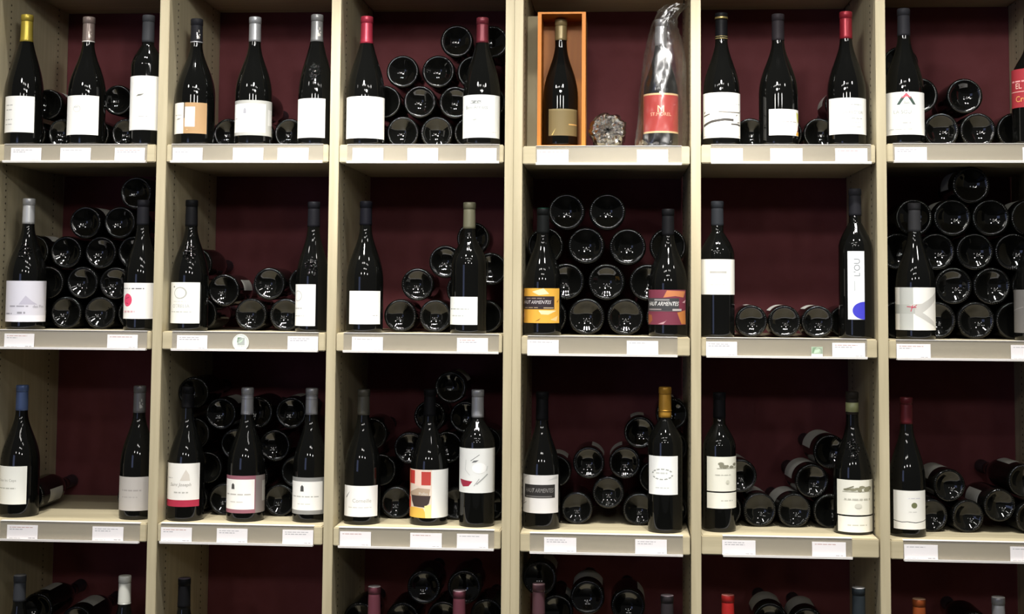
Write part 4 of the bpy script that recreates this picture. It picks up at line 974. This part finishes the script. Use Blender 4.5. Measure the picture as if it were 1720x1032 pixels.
# ------------------------------------------------------------------ object helpers
def put(name, me, parent=None, loc=(0, 0, 0), rot=(0, 0, 0)):
    o = bpy.data.objects.new(name, me); COL.objects.link(o); o.location = loc; o.rotation_euler = rot
    if parent: o.parent = parent
    return o
def tag(o, label, cat, group=None):
    o['label'] = label; o['category'] = cat
    if group: o['group'] = group
    return o
def empty(name, loc, rot=(0, 0, 0)):
    o = put(name, None, None, loc, rot); o.empty_display_size = 0.02
    return o
def finish(bm, name, mats, smooth=False):
    me = bpy.data.meshes.new(name); bm.to_mesh(me); bm.free()
    for m in mats: me.materials.append(m)
    if smooth:
        for p in me.polygons: p.use_smooth = True
    return me
def add_box(bm, x0, x1, y0, y1, z0, z1, mi=0, bev=0.0):
    r_ = bmesh.ops.create_cube(bm, size=1.0)
    vs = r_['verts']
    for v in vs:
        v.co = Vector((x0 + (v.co.x + .5) * (x1 - x0), y0 + (v.co.y + .5) * (y1 - y0), z0 + (v.co.z + .5) * (z1 - z0)))
    fs = list({f_ for v in vs for f_ in v.link_faces})
    for f_ in fs: f_.material_index = mi
    if bev:
        es = list({e for v in vs for e in v.link_edges})
        bmesh.ops.bevel(bm, geom=es, offset=bev, segments=2, affect='EDGES', clamp_overlap=True)
def lathe(bm, prof, segs, mi=0, closed_ends=True, mod=None):
    """prof: list of (radius, height) from bottom to top around local Z."""
    rings = []
    for k, (rr, zz) in enumerate(prof):
        if rr < 1e-6:
            rings.append([bm.verts.new((0, 0, zz))]); continue
        ring = []
        for i in range(segs):
            a = 2 * PI * i / segs
            dr, dz = mod(k, i, a) if mod else (0, 0)
            ring.append(bm.verts.new(((rr + dr) * math.sin(a), -(rr + dr) * math.cos(a), zz + dz)))
        rings.append(ring)
    for a_, b_ in zip(rings, rings[1:]):
        if len(a_) == 1 and len(b_) == 1: continue
        for i in range(segs):
            j = (i + 1) % segs
            if len(a_) == 1: vs = (a_[0], b_[j], b_[i])
            elif len(b_) == 1: vs = (a_[i], a_[j], b_[0])
            else: vs = (a_[i], a_[j], b_[j], b_[i])
            f_ = bm.faces.new(vs); f_.material_index = mi

# ------------------------------------------------------------------ shelving
ZBOT = -1.86
T = THICK
def shelf_board(unit, x0, x1, z, rail=None):
    bm = bmesh.new(); add_box(bm, x0 + .0008, x1 - .0025, .0012, DEPTH, z - T, z, 0, .0022)
    s = put('shelf', finish(bm, 'shelf', [WOOD_H]), unit)
    if rail:
        a, b = rail; bm = bmesh.new()
        add_box(bm, a, b, -.0012, .0006, z - T + .001, z - .0015, 0)           # clear front plate
        add_box(bm, a, b, -.0012, .014, z - .0002, z + .0008, 1)              # tongue lying on the board
        add_box(bm, a, b, -.0105, .0006, z - T - .0022, z - T + .0008, 1, .0005)  # bottom lip
        add_box(bm, a, b, -.0105, -.0095, z - T + .0008, z - T + .0035, 1)
        put('price_rail', finish(bm, 'price_rail', [RAILM, LIP]), s)
def panel(unit, x0, x1):
    bm = bmesh.new(); add_box(bm, x0 + .0002, x1 - .0002, 0, DEPTH, ZBOT, .62, 0, .0012)
    z = -1.5
    while z < .5:                                                             # rows of shelf-pin holes
        for yy in (.070, DEPTH - .07):
            for xx, d in ((x0, -1), (x1, 1)):
                M_ = Matrix.Translation((xx + d * .0002, yy, z)) @ Matrix.Rotation(PI / 2, 4, 'Y')
                rr = bmesh.ops.create_cone(bm, cap_ends=True, segments=8, radius1=.0026, radius2=.0026, depth=.0006, matrix=M_)
                for v in rr['verts']:
                    for f_ in v.link_faces: f_.material_index = 1
        z += .016
    put('side_panel', finish(bm, 'side_panel', [WOOD_V, HOLE]), unit)
def unit(cols, panels, label):
    x0, x1 = PANELS[panels[0]][0], PANELS[panels[-1]][1]
    e = tag(empty('shelving_unit', ((x0 + x1) / 2, DEPTH / 2, ZBOT)), label, 'shelving unit', None)
    holder = e
    inv = Vector(e.location)
    before = set(COL.objects)
    for pi in panels: panel(e, *PANELS[pi])
    for c in cols:
        a, b = PANELS[cols_left[c]][1], PANELS[cols_right[c]][0]
        for rw in range(5):
            rail = RAILS.get((rw, c + 1))
            shelf_board(e, a, b, SHELFZ[rw][c], rail)
        bm = bmesh.new(); add_box(bm, a, b, DEPTH, DEPTH + .006, ZBOT + .08, .61)
        put('back_panel', finish(bm, 'back_panel', [RED]), e)
        bm = bmesh.new(); add_box(bm, a, b, .004, .022, ZBOT, ZBOT + .08)
        put('plinth', finish(bm, 'plinth', [WOOD_H]), e)
    bm = bmesh.new(); add_box(bm, x0 + .0002, x1 - .0002, -.001, DEPTH + .006, .62, .645, 0, .001)
    put('top_board', finish(bm, 'top_board', [WOOD_H]), e)
    for o in COL.objects:
        if o.parent == e: o.location = Vector(o.location) - inv
cols_left = {0: 0, 1: 1, 2: 2, 3: 4, 4: 5, 5: 6}
cols_right = {0: 1, 1: 2, 2: 3, 3: 5, 4: 6, 5: 7}
unit((0, 1, 2), (0, 1, 2, 3), 'beige open shelving unit with dark red back, left half of the wine wall')
unit((3, 4, 5), (4, 5, 6, 7), 'beige open shelving unit with dark red back, right half of the wine wall')

# ------------------------------------------------------------------ setting
bm = bmesh.new(); add_box(bm, -3.5, 5, -6.5, 1.0, ZBOT - .05, ZBOT)
o = put('floor', finish(bm, 'floor', [FLOOR])); o['kind'] = 'structure'
bm = bmesh.new(); add_box(bm, -3.5, 5, DEPTH + .012, DEPTH + .1, ZBOT, 2.4)
o = put('wall_back', finish(bm, 'wall_back', [WALL])); o['kind'] = 'structure'

# ------------------------------------------------------------------ printed labels on bottles
_TXT = {}
def text_geo(s):
    if s in _TXT: return _TXT[s]
    cu = bpy.data.curves.new('lettering', 'FONT'); cu.body = s; cu.size = 1.0; cu.resolution_u = 3
    o = bpy.data.objects.new('lettering', cu); COL.objects.link(o)
    bpy.context.view_layer.update()
    me = bpy.data.meshes.new_from_object(o.evaluated_get(bpy.context.evaluated_depsgraph_get()))
    vs = [(v.co.x, v.co.y) for v in me.vertices]; fs = [tuple(p.vertices) for p in me.polygons]
    bpy.data.objects.remove(o); bpy.data.curves.remove(cu); bpy.data.meshes.remove(me)
    xs = [v[0] for v in vs]; ys = [v[1] for v in vs]
    x0, x1, y0, y1 = min(xs), max(xs), min(ys), max(ys)
    vs = [((x - (x0 + x1) / 2) / (y1 - y0), (y - (y0 + y1) / 2) / (y1 - y0)) for x, y in vs]   # unit height, centred
    _TXT[s] = (vs, fs)
    return _TXT[s]

class Print:
    """Flat artwork in (x, z), later bent round a cylinder."""
    def __init__(s, w, h): s.bm = bmesh.new(); s.w = w; s.h = h; s.k = 0; s.mats = []; s.faint = False; s.ground = 0
    def mi(s, c, **kw):
        if s.faint and int(c[2:4], 16) > 128: kw['tone'] = .8
        m = mat(c, 0.6, spec=0.3, name='print', **kw)
        if m not in s.mats: s.mats.append(m)
        return s.mats.index(m)
    def poly(s, pts, c, absolute=False):
        i = s.mi(c)
        if not absolute: pts = [(a * s.w, b * s.h) for a, b in pts]
        a = sum(pts[j][0] * pts[(j + 1) % len(pts)][1] - pts[(j + 1) % len(pts)][0] * pts[j][1] for j in range(len(pts)))
        if a < 0: pts = pts[::-1]
        vs = [s.bm.verts.new((x, -s.k * 0.00004, z)) for x, z in pts]
        try: f_ = s.bm.faces.new(vs); f_.material_index = i
        except ValueError: pass
    def rect(s, u0, u1, v0, v1, c):
        if s.k == 0: s.ground = int(c[2:4], 16)
        s.poly([(u0, v0), (u1, v0), (u1, v1), (u0, v1)], c)
    def ell(s, cu, cv, ru, rv, c, n=24, a0=0, a1=2 * PI, clip=1.0):
        s.poly([(min(cu + ru * math.cos(a0 + (a1 - a0) * i / n), clip), cv + rv * math.sin(a0 + (a1 - a0) * i / n)) for i in range(n)], c)
    def stroke(s, pts, wv, c):
        P = [(a * s.w, b * s.h) for a, b in pts]; hw = wv * s.h * .5
        for q, ((xa, za), (xb, zb)) in enumerate(zip(P, P[1:])):
            d = math.hypot(xb - xa, zb - za) or 1; nx, nz = -(zb - za) / d * hw, (xb - xa) / d * hw
            ex, ez = (xb - xa) / d * hw * .4, (zb - za) / d * hw * .4
            s.poly([(xa + nx - ex, za + nz - ez), (xa - nx - ex, za - nz - ez), (xb - nx + ex, zb - nz + ez), (xb + nx + ex, zb + nz + ez)], c, True)
    def dashes(s, u0, u1, v, hh, c):
        rnd = random.Random(int(u0 * 1000 + v * 7777)); x = u0
        while x < u1 - .01:
            L = rnd.uniform(.05, .14); s.rect(x, min(x + L, u1), v - hh / 2, v + hh / 2, c); x += L + .025
    def text(s, t, cu, cv, hv, c, slant=0, vert=False, fit=None):
        vs, fs = text_geo(t); i = s.mi(c); hh = hv * (s.h if not vert else s.w)
        wid = max(v[0] for v in vs) * 2 * hh; sx = 1.0
        lim = (fit or .86) * (s.w if not vert else s.h)
        if wid > lim: sx = lim / wid
        nv = []
        for x, y in vs:
            X, Z = (x + slant * y) * hh * sx, y * hh
            if vert: X, Z = -Z, X
            nv.append(s.bm.verts.new((cu * s.w + X, -s.k * 0.00004, cv * s.h + Z)))
        for f_ in fs:
            try: g = s.bm.faces.new([nv[q] for q in f_]); g.material_index = i
            except ValueError: pass
    def art(s, items):
        for it in items:
            s.k += 1; k = it[0]; s.faint = s.ground > 200 and k in 'ltoavg'
            if k == 'r': s.rect(*it[1:5], it[5])
            elif k == 'p': s.poly(it[1], it[2])
            elif k == 'l': s.dashes(*it[1:5], it[5])
            elif k == 'e': s.ell(*it[1:5], it[5])
            elif k == 'pe': s.ell(it[1], it[2], it[3], it[4], it[5], 36, clip=1.0)
            elif k == 's': s.stroke(it[1], it[2], it[3])
            elif k == 't': s.text(it[1], it[2], it[3], it[4], it[5], it[6], fit=it[7] if len(it) > 7 else None)
            elif k == 'v': s.text(it[1], it[2], it[3], it[4], it[5], 0, True)
            elif k == 'b':
                u0, u1, v0, v1, c = it[1:]
                s.poly([(u0, v0), (u0 + (u1 - u0) * .6, v0 + (v1 - v0) * .2), (u1, v1), (u0 + (u1 - u0) * .3, v0 + (v1 - v0) * .8)], c)
            elif k == 'o':
                cu, cv, ru, rv, c = it[1:]
                for q in range(28):
                    a, b = 2 * PI * q / 28, 2 * PI * (q + 1) / 28; t0 = .84 - .06 * math.cos(a); t1 = .84 - .06 * math.cos(b)
                    s.poly([(cu + ru * math.cos(a), cv + rv * math.sin(a)), (cu + ru * math.cos(b), cv + rv * math.sin(b)),
                            (cu + ru * t1 * math.cos(b), cv + rv * t1 * math.sin(b)), (cu + ru * t0 * math.cos(a), cv + rv * t0 * math.sin(a))], c)
            elif k == 'a':
                cu, cv, ru, rv, c = it[1:]
                for q in range(14):
                    if q in (0, 7): continue
                    a, b = 2 * PI * q / 14, 2 * PI * (q + .7) / 14
                    s.poly([(cu + ru * math.cos(a), cv + rv * math.sin(a)), (cu + ru * math.cos(b), cv + rv * math.sin(b)),
                            (cu + ru * .84 * math.cos(b), cv + rv * .78 * math.sin(b)), (cu + ru * .84 * math.cos(a), cv + rv * .78 * math.sin(a))], c)
            elif k == 'g':
                cu, cv, ru, rv, c = it[1:]; rnd = random.Random(int(cu * 991 + cv * 77))
                for q in range(11):
                    x = cu + ru * rnd.uniform(-.8, .8); y = cv + rv * rnd.uniform(-.5, .5)
                    s.ell(x, y, ru * rnd.uniform(.12, .3), rv * rnd.uniform(.25, .55), c, 8); s.k += 1
                s.stroke([(cu - ru, cv - rv * .8), (cu + ru, cv - rv * .7)], .012, c)
    def mesh_bent(s, R, t0, z0, name='label'):
        bm = s.bm; n = max(2, int(s.w / R / math.radians(6)))
        for q in range(1, n):
            bmesh.ops.bisect_plane(bm, geom=bm.verts[:] + bm.edges[:] + bm.faces[:], plane_co=(s.w * q / n, 0, 0), plane_no=(1, 0, 0))
        for v in bm.verts:
            th = t0 + v.co.x / R; rr = R + 0.00035 - v.co.y
            v.co = Vector((rr * math.sin(th), -rr * math.cos(th), z0 + v.co.z))
        return finish(bm, name, s.mats, True)
    def mesh_flat(s, name):
        return finish(s.bm, name, s.mats)

# ------------------------------------------------------------------ bottles
RN = 0.0146
def sprof(R, H, style):
    """outer silhouette of the bottle: radius at height fraction"""
    zs, zn = {'burg': (.38, .79), 'cone': (.38, .82), 'bord': (.615, .775), 'rhone': (.50, .77)}[style]
    pts = []
    for i in range(17):
        t = i / 16
        if style == 'cone': fq = .5 * (1 + math.cos(PI * t ** 1.2)) / 2 + .5 * (1 - t ** 1.6)
        elif style == 'burg': fq = .85 * (1 + math.cos(PI * t ** 1.2)) / 2 + .15 * (1 - t ** 1.6)
        elif style == 'rhone': fq = (1 + math.cos(PI * t ** 1.25)) / 2
        else: fq = (math.cos(PI / 2 * t) ** 1.0) * (1 - .25 * t) if t < .999 else 0
        pts.append((RN + (R - RN) * fq, (zs + (zn - zs) * t) * H))
    return pts
def bottle_profile(R, H, style, base='stand'):
    p = [(0, .0165), (.10 * R, .0163), (.22 * R, .0154), (.38 * R, .0130), (.56 * R, .0086), (.72 * R, .0041), (.83 * R, .0013), (.885 * R, .0001), (.93 * R, .0004), (.972 * R, .0020), (.996 * R, .0050), (R, .0100), (R, .05), (R, .09)]
    p += sprof(R, H, style)
    p += [(RN - .0004, H * .86), (RN - .0008, H - .016), (RN + .0001, H - .0135), (RN + .0001, H - .005), (RN - .0014, H - .001), (0, H)]
    return p
def neck_r(R, H, style, z):
    pr = bottle_profile(R, H, style)[10:-1]
    for (r0, z0), (r1, z1) in zip(pr, pr[1:]):
        if z0 <= z <= z1: return r0 + (r1 - r0) * (z - z0) / max(z1 - z0, 1e-9)
    return RN
def make_cap(R, H, style, c):
    bm = bmesh.new(); zb = c['bot']; dark = int(c['c'][2:4], 16) < 0x48 and int(c['c'][:2], 16) < 0x48
    m = [mat(c['c'], .5 if dark else .34, 0 if dark else c.get('metal', 0) * .8, .10 if dark else .4, name='capsule')]
    o = .0006
    def rr(z): return neck_r(R, H, style, z) + o
    zz = [zb + (H - .0175 - zb) * i / 8 for i in range(9)]
    pr = [(rr(zb) - .0004, zb - .0002)] + [(rr(z), z) for z in zz] + [(RN - .0006, H - .0150), (RN + .0005, H - .0144), (RN + .0006, H - .002), (RN - .0002, H + .0007), (RN - .0016, H + .0012), (0, H + .0012)]
    lathe(bm, pr, 40)
    def ring(z0, z1, col, ex=.0004, metal=.3):
        mm = mat(col, .35, metal, name='capsule_band')
        if mm not in m: m.append(mm)
        i = m.index(mm); a = rr(min(max(z0, zb), H - .018)) + ex
        if z1 > H - .016: a = RN + .0006 + ex
        lathe(bm, [(a - .0008, z0), (a, z0 + .0002), (a, z1 - .0002), (a - .0008, z1)], 40, i)
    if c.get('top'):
        mm = mat(c['top'], .3, .4, name='capsule_top'); m.append(mm)  # bottom-row tops: downlight put into the pale colour; green top is foil
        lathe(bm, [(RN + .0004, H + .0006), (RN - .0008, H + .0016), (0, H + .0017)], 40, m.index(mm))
    if c.get('ring'): ring(zb, zb + .003, c['ring'])
    if c.get('ringmid'): ring(zb + .014, zb + .017, c['c'], .0009, .6)
    if c.get('rings'):
        ring(H - .014, H - .009, c['rings'], .0004, .8); ring(zb + .001, zb + .0025, c['rings']); ring(zb + .006, zb + .0072, c['rings'])
    if c.get('band'): ring(H - .046, H - .024, c['band'], .0005, 0)
    if c.get('spiral'):
        ring(H - .019, H - .0165, c['spiral']); ring(H - .026, H - .0245, c['spiral']); ring(zb + .001, zb + .003, c['spiral'])
    if c.get('motif'):
        mm = mat(c['motif'], .3, .3, name='capsule_motif'); m.append(mm); i = m.index(mm); rnd = random.Random(3)
        zc = zb + (H - .016 - zb) * .45
        for q in range(7):
            a0 = rnd.uniform(.1, .8); za = zc + rnd.uniform(-.011, .008); da = rnd.uniform(.12, .3); dz = rnd.uniform(.003, .008)
            ra = rr(za) + .0005
            vs = [bm.verts.new((ra * math.sin(a), -ra * math.cos(a), z)) for a, z in ((a0, za), (a0 + da, za), (a0 + da * .8, za + dz), (a0 + da * .1, za + dz))]
            bm.faces.new(vs).material_index = i
    return finish(bm, 'capsule', m, True)
def make_crest(R, H, style, th, fh):
    """raised glass crest moulded on the shoulder"""
    bm = bmesh.new(); rnd = random.Random(int(R * 1e5)); zc = fh * H
    spots = [(0, 0, .006)]
    for q in range(46):
        a = rnd.uniform(0, 2 * PI); rr = rnd.uniform(.15, 1) ** .6
        spots.append((math.cos(a) * rr * .016, math.sin(a) * rr * .023, rnd.uniform(.0016, .0034)))
    for dx, dz, s in spots:
        z = zc + dz; rad = neck_r(R, H, style, z); a = th + dx / rad
        M_ = Matrix.Translation((rad * math.sin(a), -rad * math.cos(a), z)) @ Matrix.Rotation(a, 4, 'Z') @ Matrix.Diagonal((s * 1.15, .0030, s * .75, 1)) @ Matrix.Rotation(rnd.uniform(0, 3), 4, 'Y')
        bmesh.ops.create_icosphere(bm, subdivisions=2, radius=1.0, matrix=M_)
    return finish(bm, 'crest', [GLASS], True)

BOT = []
for s_ in STANDING:
    R_, H_ = s_['R'], s_['H']; st = s_['style']
    inbox = 'inside the open orange' in s_['label']
    zb = s_['z'] + (.0048 if inbox else 0)
    if inbox: H_ = min(H_, MISC['box'][2] - .0045 - .004 - zb)
    e = tag(empty('wine_bottle', (s_['x'], s_['y'], zb)), s_['label'], 'bottle')
    bm = bmesh.new(); lathe(bm, bottle_profile(R_, H_, st), 64)
    put('glass_body', finish(bm, 'glass_body', [GLASS], True), e)
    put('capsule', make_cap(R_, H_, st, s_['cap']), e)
    for t0, t1, z0, z1, col, art in s_['labs']:
        P = Print(R_ * (t1 - t0), z1 - z0); P.rect(0, 1, 0, 1, col); P.art(art)
        put('label', P.mesh_bent(R_, t0, z0), e)
    if s_.get('emb'): put('embossed_crest', make_crest(R_, H_, st, s_['emb'][0], s_['emb'][1]), e)
    BOT.append(e)
    s_['obj'] = e

_LB = {}
def lying_mesh(R):
    if R in _LB: return _LB[R]
    bm = bmesh.new(); Hh = .294; segs = 150
    prof = bottle_profile(R, Hh, 'burg')
    def mod(k, i, a):
        if k == 7 or k == 8: return (0, .0013 * (i % 3 == 0))
        if k == 9: return (-.0010 * (i % 3 == 0), 0)
        return (0, 0)
    lathe(bm, prof, segs, 0, mod=mod)
    for v in bm.verts: v.co = Vector((v.co.x, v.co.z, -v.co.y))          # stand -> lie: base towards -Y
    bmesh.ops.reverse_faces(bm, faces=bm.faces)
    bmesh.ops.recalc_face_normals(bm, faces=bm.faces)
    me = finish(bm, 'glass_body', [GLASS], True)
    bm = bmesh.new(); z0 = Hh - .055
    lathe(bm, [(RN + .0002, z0), (RN + .0006, z0 + .001), (RN + .0004, Hh - .016), (RN + .002, Hh - .013), (RN + .002, Hh - .004), (RN, Hh + .0008), (0, Hh + .0008)], 24)
    for v in bm.verts: v.co = Vector((v.co.x, v.co.z, -v.co.y))
    bmesh.ops.recalc_face_normals(bm, faces=bm.faces)
    cp = finish(bm, 'capsule', [mat('3A3036', .35, .3, name='capsule')], True)
    _LB[R] = (me, cp)
    return _LB[R]
def lying_label(R, a, span):
    P = Print(R * math.radians(span), .082)
    P.rect(0, 1, 0, 1, 'A8A6A0'); P.art([['l', .1, .9, .12, .02, '77746E'], ['l', .25, .75, .55, .06, 'A5A29A']])
    me = P.mesh_bent(R, math.radians(a - span / 2), .045)
    # cylinder frame (front = -Y, up = Z)  ->  lying frame (axis = +Y, angle 0 = top)
    for v in me.vertices:
        x, y, z = v.co; v.co = Vector((x, z, -y))
    me.update()
    return me
GROUPS = {}
for b in LYING:
    me, cp = lying_mesh(b['R']); o = b['o']
    e = tag(empty('wine_bottle', (b['x'], b['y'], b['z']), (0, 0, math.radians(o.get('yaw', 0)))), b['label'], 'bottle',
            'bottles lying in the %s row, %s bay' % (('top', 'second', 'third', 'bottom')[b['cell'][0] - 1], ('first', 'second', 'third', 'fourth', 'fifth', 'sixth')[b['cell'][1] - 1]))
    spin = random.uniform(0, 2 * PI)
    put('glass_body', me, e, rot=(0, spin, 0)); put('capsule', cp, e)
    if 'lab' in o:
        put('label', lying_label(b['R'], *o['lab']), e)

# ------------------------------------------------------------------ price tickets and stickers
for row, c, a, b, text in TICKETS:
    z = SHELFZ[row][c - 1]; w = b - a; h = .0335; z0 = z - T + .0012
    bm = bmesh.new(); add_box(bm, 0, w, -.0004, .0004, 0, h, 0)
    P = Print(w, h); P.rect(0, 1, 0, 1, 'E2DEDF')
    rnd = random.Random(int(a * 9999)); rd = 'C8A098' if rnd.random() < .25 else 'B0B0B4'
    P.art([['l', .08, rnd.uniform(.6, .85), .84, .045, rd]] + ([['l', .08, rnd.uniform(.4, .8), .70, .05, 'B0B0B4']] if rnd.random() < .5 else []) +
          [['l', .08, .45, .08, .04, 'C4C4C6'], ['l', .70, .92, .10, .06, 'B0B0B4']])
    for v in P.bm.verts: v.co.y -= .00055
    pm = P.bm.copy(); P.mats.insert(0, mat('F0EDEE', .6, spec=.3, name='card'))
    for f_ in pm.faces: f_.material_index += 1
    tmp = bpy.data.meshes.new('t'); pm.to_mesh(tmp); pm.free(); bm.from_mesh(tmp); bpy.data.meshes.remove(tmp); P.bm.free()
    P.mats; o = put('price_ticket', finish(bm, 'price_ticket', P.mats), None, (a, -.0026, z0), (math.radians(-2.0), 0, 0))
    tag(o, text, 'price ticket')

gx, gz = MISC['green']
bm = bmesh.new()
bmesh.ops.create_cone(bm, cap_ends=True, segments=40, radius1=.0198, radius2=.0198, depth=.0012, matrix=Matrix.Rotation(PI / 2, 4, 'X'))
P = Print(.04, .04)
P.art([['o', .5, .5, .47, .47, 'C9CEC8'], ['r', .30, .74, .34, .78, 'A9AEA9'], ['p', [[.28, .5], [.32, .80], [.56, .80], [.36, .70], [.34, .52]], '6E8A6C'],
       ['p', [[.34, .48], [.66, .74], [.60, .58], [.46, .48]], 'C2D6C0'], ['l', .3, .74, .28, .04, 'B4B8B2']])
for v in P.bm.verts: v.co.x -= .02; v.co.z -= .02; v.co.y -= .0007
pm = P.bm.copy(); P.bm.free()
for f_ in pm.faces: f_.material_index += 1
tmp = bpy.data.meshes.new('t'); pm.to_mesh(tmp); pm.free(); bm.from_mesh(tmp); bpy.data.meshes.remove(tmp)
tag(put('round_badge', finish(bm, 'round_badge', [mat('E4E6E0', .4, name='card')] + P.mats), None, (gx, -.0022, gz)), 'round white badge with grey-green leaf emblem on the second shelf rail', 'badge')
(sx0, sz0), (sx1, sz1) = MISC['sticker']
w, h = sx1 - sx0, sz1 - sz0
bm = bmesh.new(); add_box(bm, 0, w, -.0004, .0004, 0, h)
P = Print(w, h)
P.art([['r', 0, 1, 0, .3, 'D8D8D2'], ['p', [[.05, .4], [.12, .9], [.5, .98], [.3, .75], [.2, .4]], '7E9A7C'], ['p', [[.2, .35], [.3, .65], [.8, .8], [.66, .45]], 'BCDABC'], ['p', [[.6, .9], [.95, .85], [.98, .4], [.8, .35], [.85, .65]], '93A08E']])
for v in P.bm.verts: v.co.y -= .0006
pm = P.bm.copy(); P.bm.free()
for f_ in pm.faces: f_.material_index += 1
tmp = bpy.data.meshes.new('t'); pm.to_mesh(tmp); pm.free(); bm.from_mesh(tmp); bpy.data.meshes.remove(tmp)
tag(put('green_sticker', finish(bm, 'green_sticker', [mat('A8BAA2', .5, name='card')] + P.mats), None, (sx0, -.0022, sz0)), 'small green leaf sticker on the second shelf rail left of a price ticket', 'sticker')

# ------------------------------------------------------------------ gift box, carton, cellophane
zs4 = SHELFZ[1][3]
x0, x1, zt = MISC['box']; th = .0045
bm = bmesh.new(); y0, y1 = .020, .130
add_box(bm, x0, x0 + th * 2, y0, y1, zs4, zt); add_box(bm, x1 - th * 2, x1, y0, y1, zs4, zt)
add_box(bm, x0 + th * 2, x1 - th * 2, y0, y1, zt - th, zt); add_box(bm, x0 + th * 2, x1 - th * 2, y0, y1, zs4, zs4 + th)
add_box(bm, x0 + th * 2, x1 - th * 2, y1 - th, y1, zs4 + th, zt - th)
tag(put('gift_box', finish(bm, 'gift_box', [noise_mat('orange_card', 'A8620E', 'B46C14', 12, .5, (6, 6, .4))])), 'tall open-fronted orange wooden gift box holding a bottle', 'box')
x0, x1, zt = MISC['card']
bm = bmesh.new(); add_box(bm, x0, x1, .16, .26, zs4, zt, 0, .001)
tag(put('cardboard_box', finish(bm, 'cardboard_box', [noise_mat('kraft_card', '9A8E70', 'A59A7C', 14, .7)])), 'tall beige carton standing behind the orange gift box', 'box')

def crumple(rings, segs, seed, amp, name='cellophane_wrap', pleats=9):
    """rings: (x, y, z, rx, ry) local; crumpled film tube"""
    bm = bmesh.new(); rnd = random.Random(seed)
    ph = [rnd.uniform(0, 6.28) for _ in range(pleats)]; R_ = []
    for k, (cx, cy, cz, rx, ry) in enumerate(rings):
        ring = []
        for i in range(segs):
            a = 2 * PI * i / segs
            d = sum(math.sin(a * (q + 3) + ph[q] + k * .35 * math.sin(ph[q] * 3)) for q in range(pleats)) / pleats * amp * 1.6 + rnd.uniform(-1, 1) * amp * .38
            zz = rnd.uniform(-1, 1) * amp * .5
            ring.append(bm.verts.new((cx + (rx + d) * math.sin(a), cy - (ry + d) * math.cos(a), cz + zz)))
        R_.append(ring)
    for A, B in zip(R_, R_[1:]):
        for i in range(segs):
            j = (i + 1) % segs
            q = (A[i], A[j], B[j], B[i])
            if rnd.random() < .5: bm.faces.new((q[0], q[1], q[2])); bm.faces.new((q[0], q[2], q[3]))
            else: bm.faces.new((q[0], q[1], q[3])); bm.faces.new((q[1], q[2], q[3]))
    return bm
wb = [s_ for s_ in STANDING if 'wrapped in clear cellophane' in s_['label']][0]
e = wb['obj']; R0 = wb['R']
rg = []
raw = MISC['wrap']
lo = [(x, max(z, wb['z'] + .001), max(rr, .017)) for x, z, rr in raw]
seq = []
for (xa, za, ra), (xb, zb_, rb) in zip(lo, lo[1:]):
    for q in range(4): t = q / 4; seq.append((xa + (xb - xa) * t, za + (zb_ - za) * t, ra + (rb - ra) * t))
seq.append(lo[-1])
for x, z, rr in seq:
    lz = z - wb['z']; ry = min(max(rr, neck_r(R0, wb['H'], 'burg', lz) + .003), R0 + .008)
    rg.append((x - wb['x'], 0, lz, rr, ry))
bm = crumple(rg, 52, 5, .0036)
for v in bm.verts:
    if v.co.z < .0012: v.co.z = .0012
    v.co.x = min(v.co.x, PANELS[5][0] - .0015 - wb['x'])
put('cellophane_wrap', finish(bm, 'cellophane_wrap', [FILM], True), e)
# lying wrapped bottle, end of the film bunched towards the front
wx, wz = MISC['wraplie']; zc = zs4 + .0505
me, cp = lying_mesh(.040)
e = tag(empty('wine_bottle', (wx, .125, zc)), 'bottle lying base-out in crumpled clear cellophane between the two boxed and wrapped bottles', 'bottle')
put('glass_body', me, e); put('capsule', cp, e)
rnd = random.Random(11); rg = []
for rr, yy in ((.004, -.012), (.010, -.020), (.017, -.012), (.024, -.022), (.031, -.014), (.037, -.020), (.042, -.012), (.045, -.002), (.0455, .03), (.0455, .08), (.0455, .13), (.040, .18), (.025, .24), (.021, .29), (.008, .30)):
    rg.append((0, 0, yy, rr, rr))
bm = crumple(rg, 44, 9, .0050)
for v in bm.verts:
    x, y, z = v.co
    rr = math.hypot(x, y)
    if rr > .0492: x, y = x * .0492 / rr, y * .0492 / rr
    v.co = Vector((x, z, -y))
put('cellophane_wrap', finish(bm, 'cellophane_wrap', [FILM2]), e)
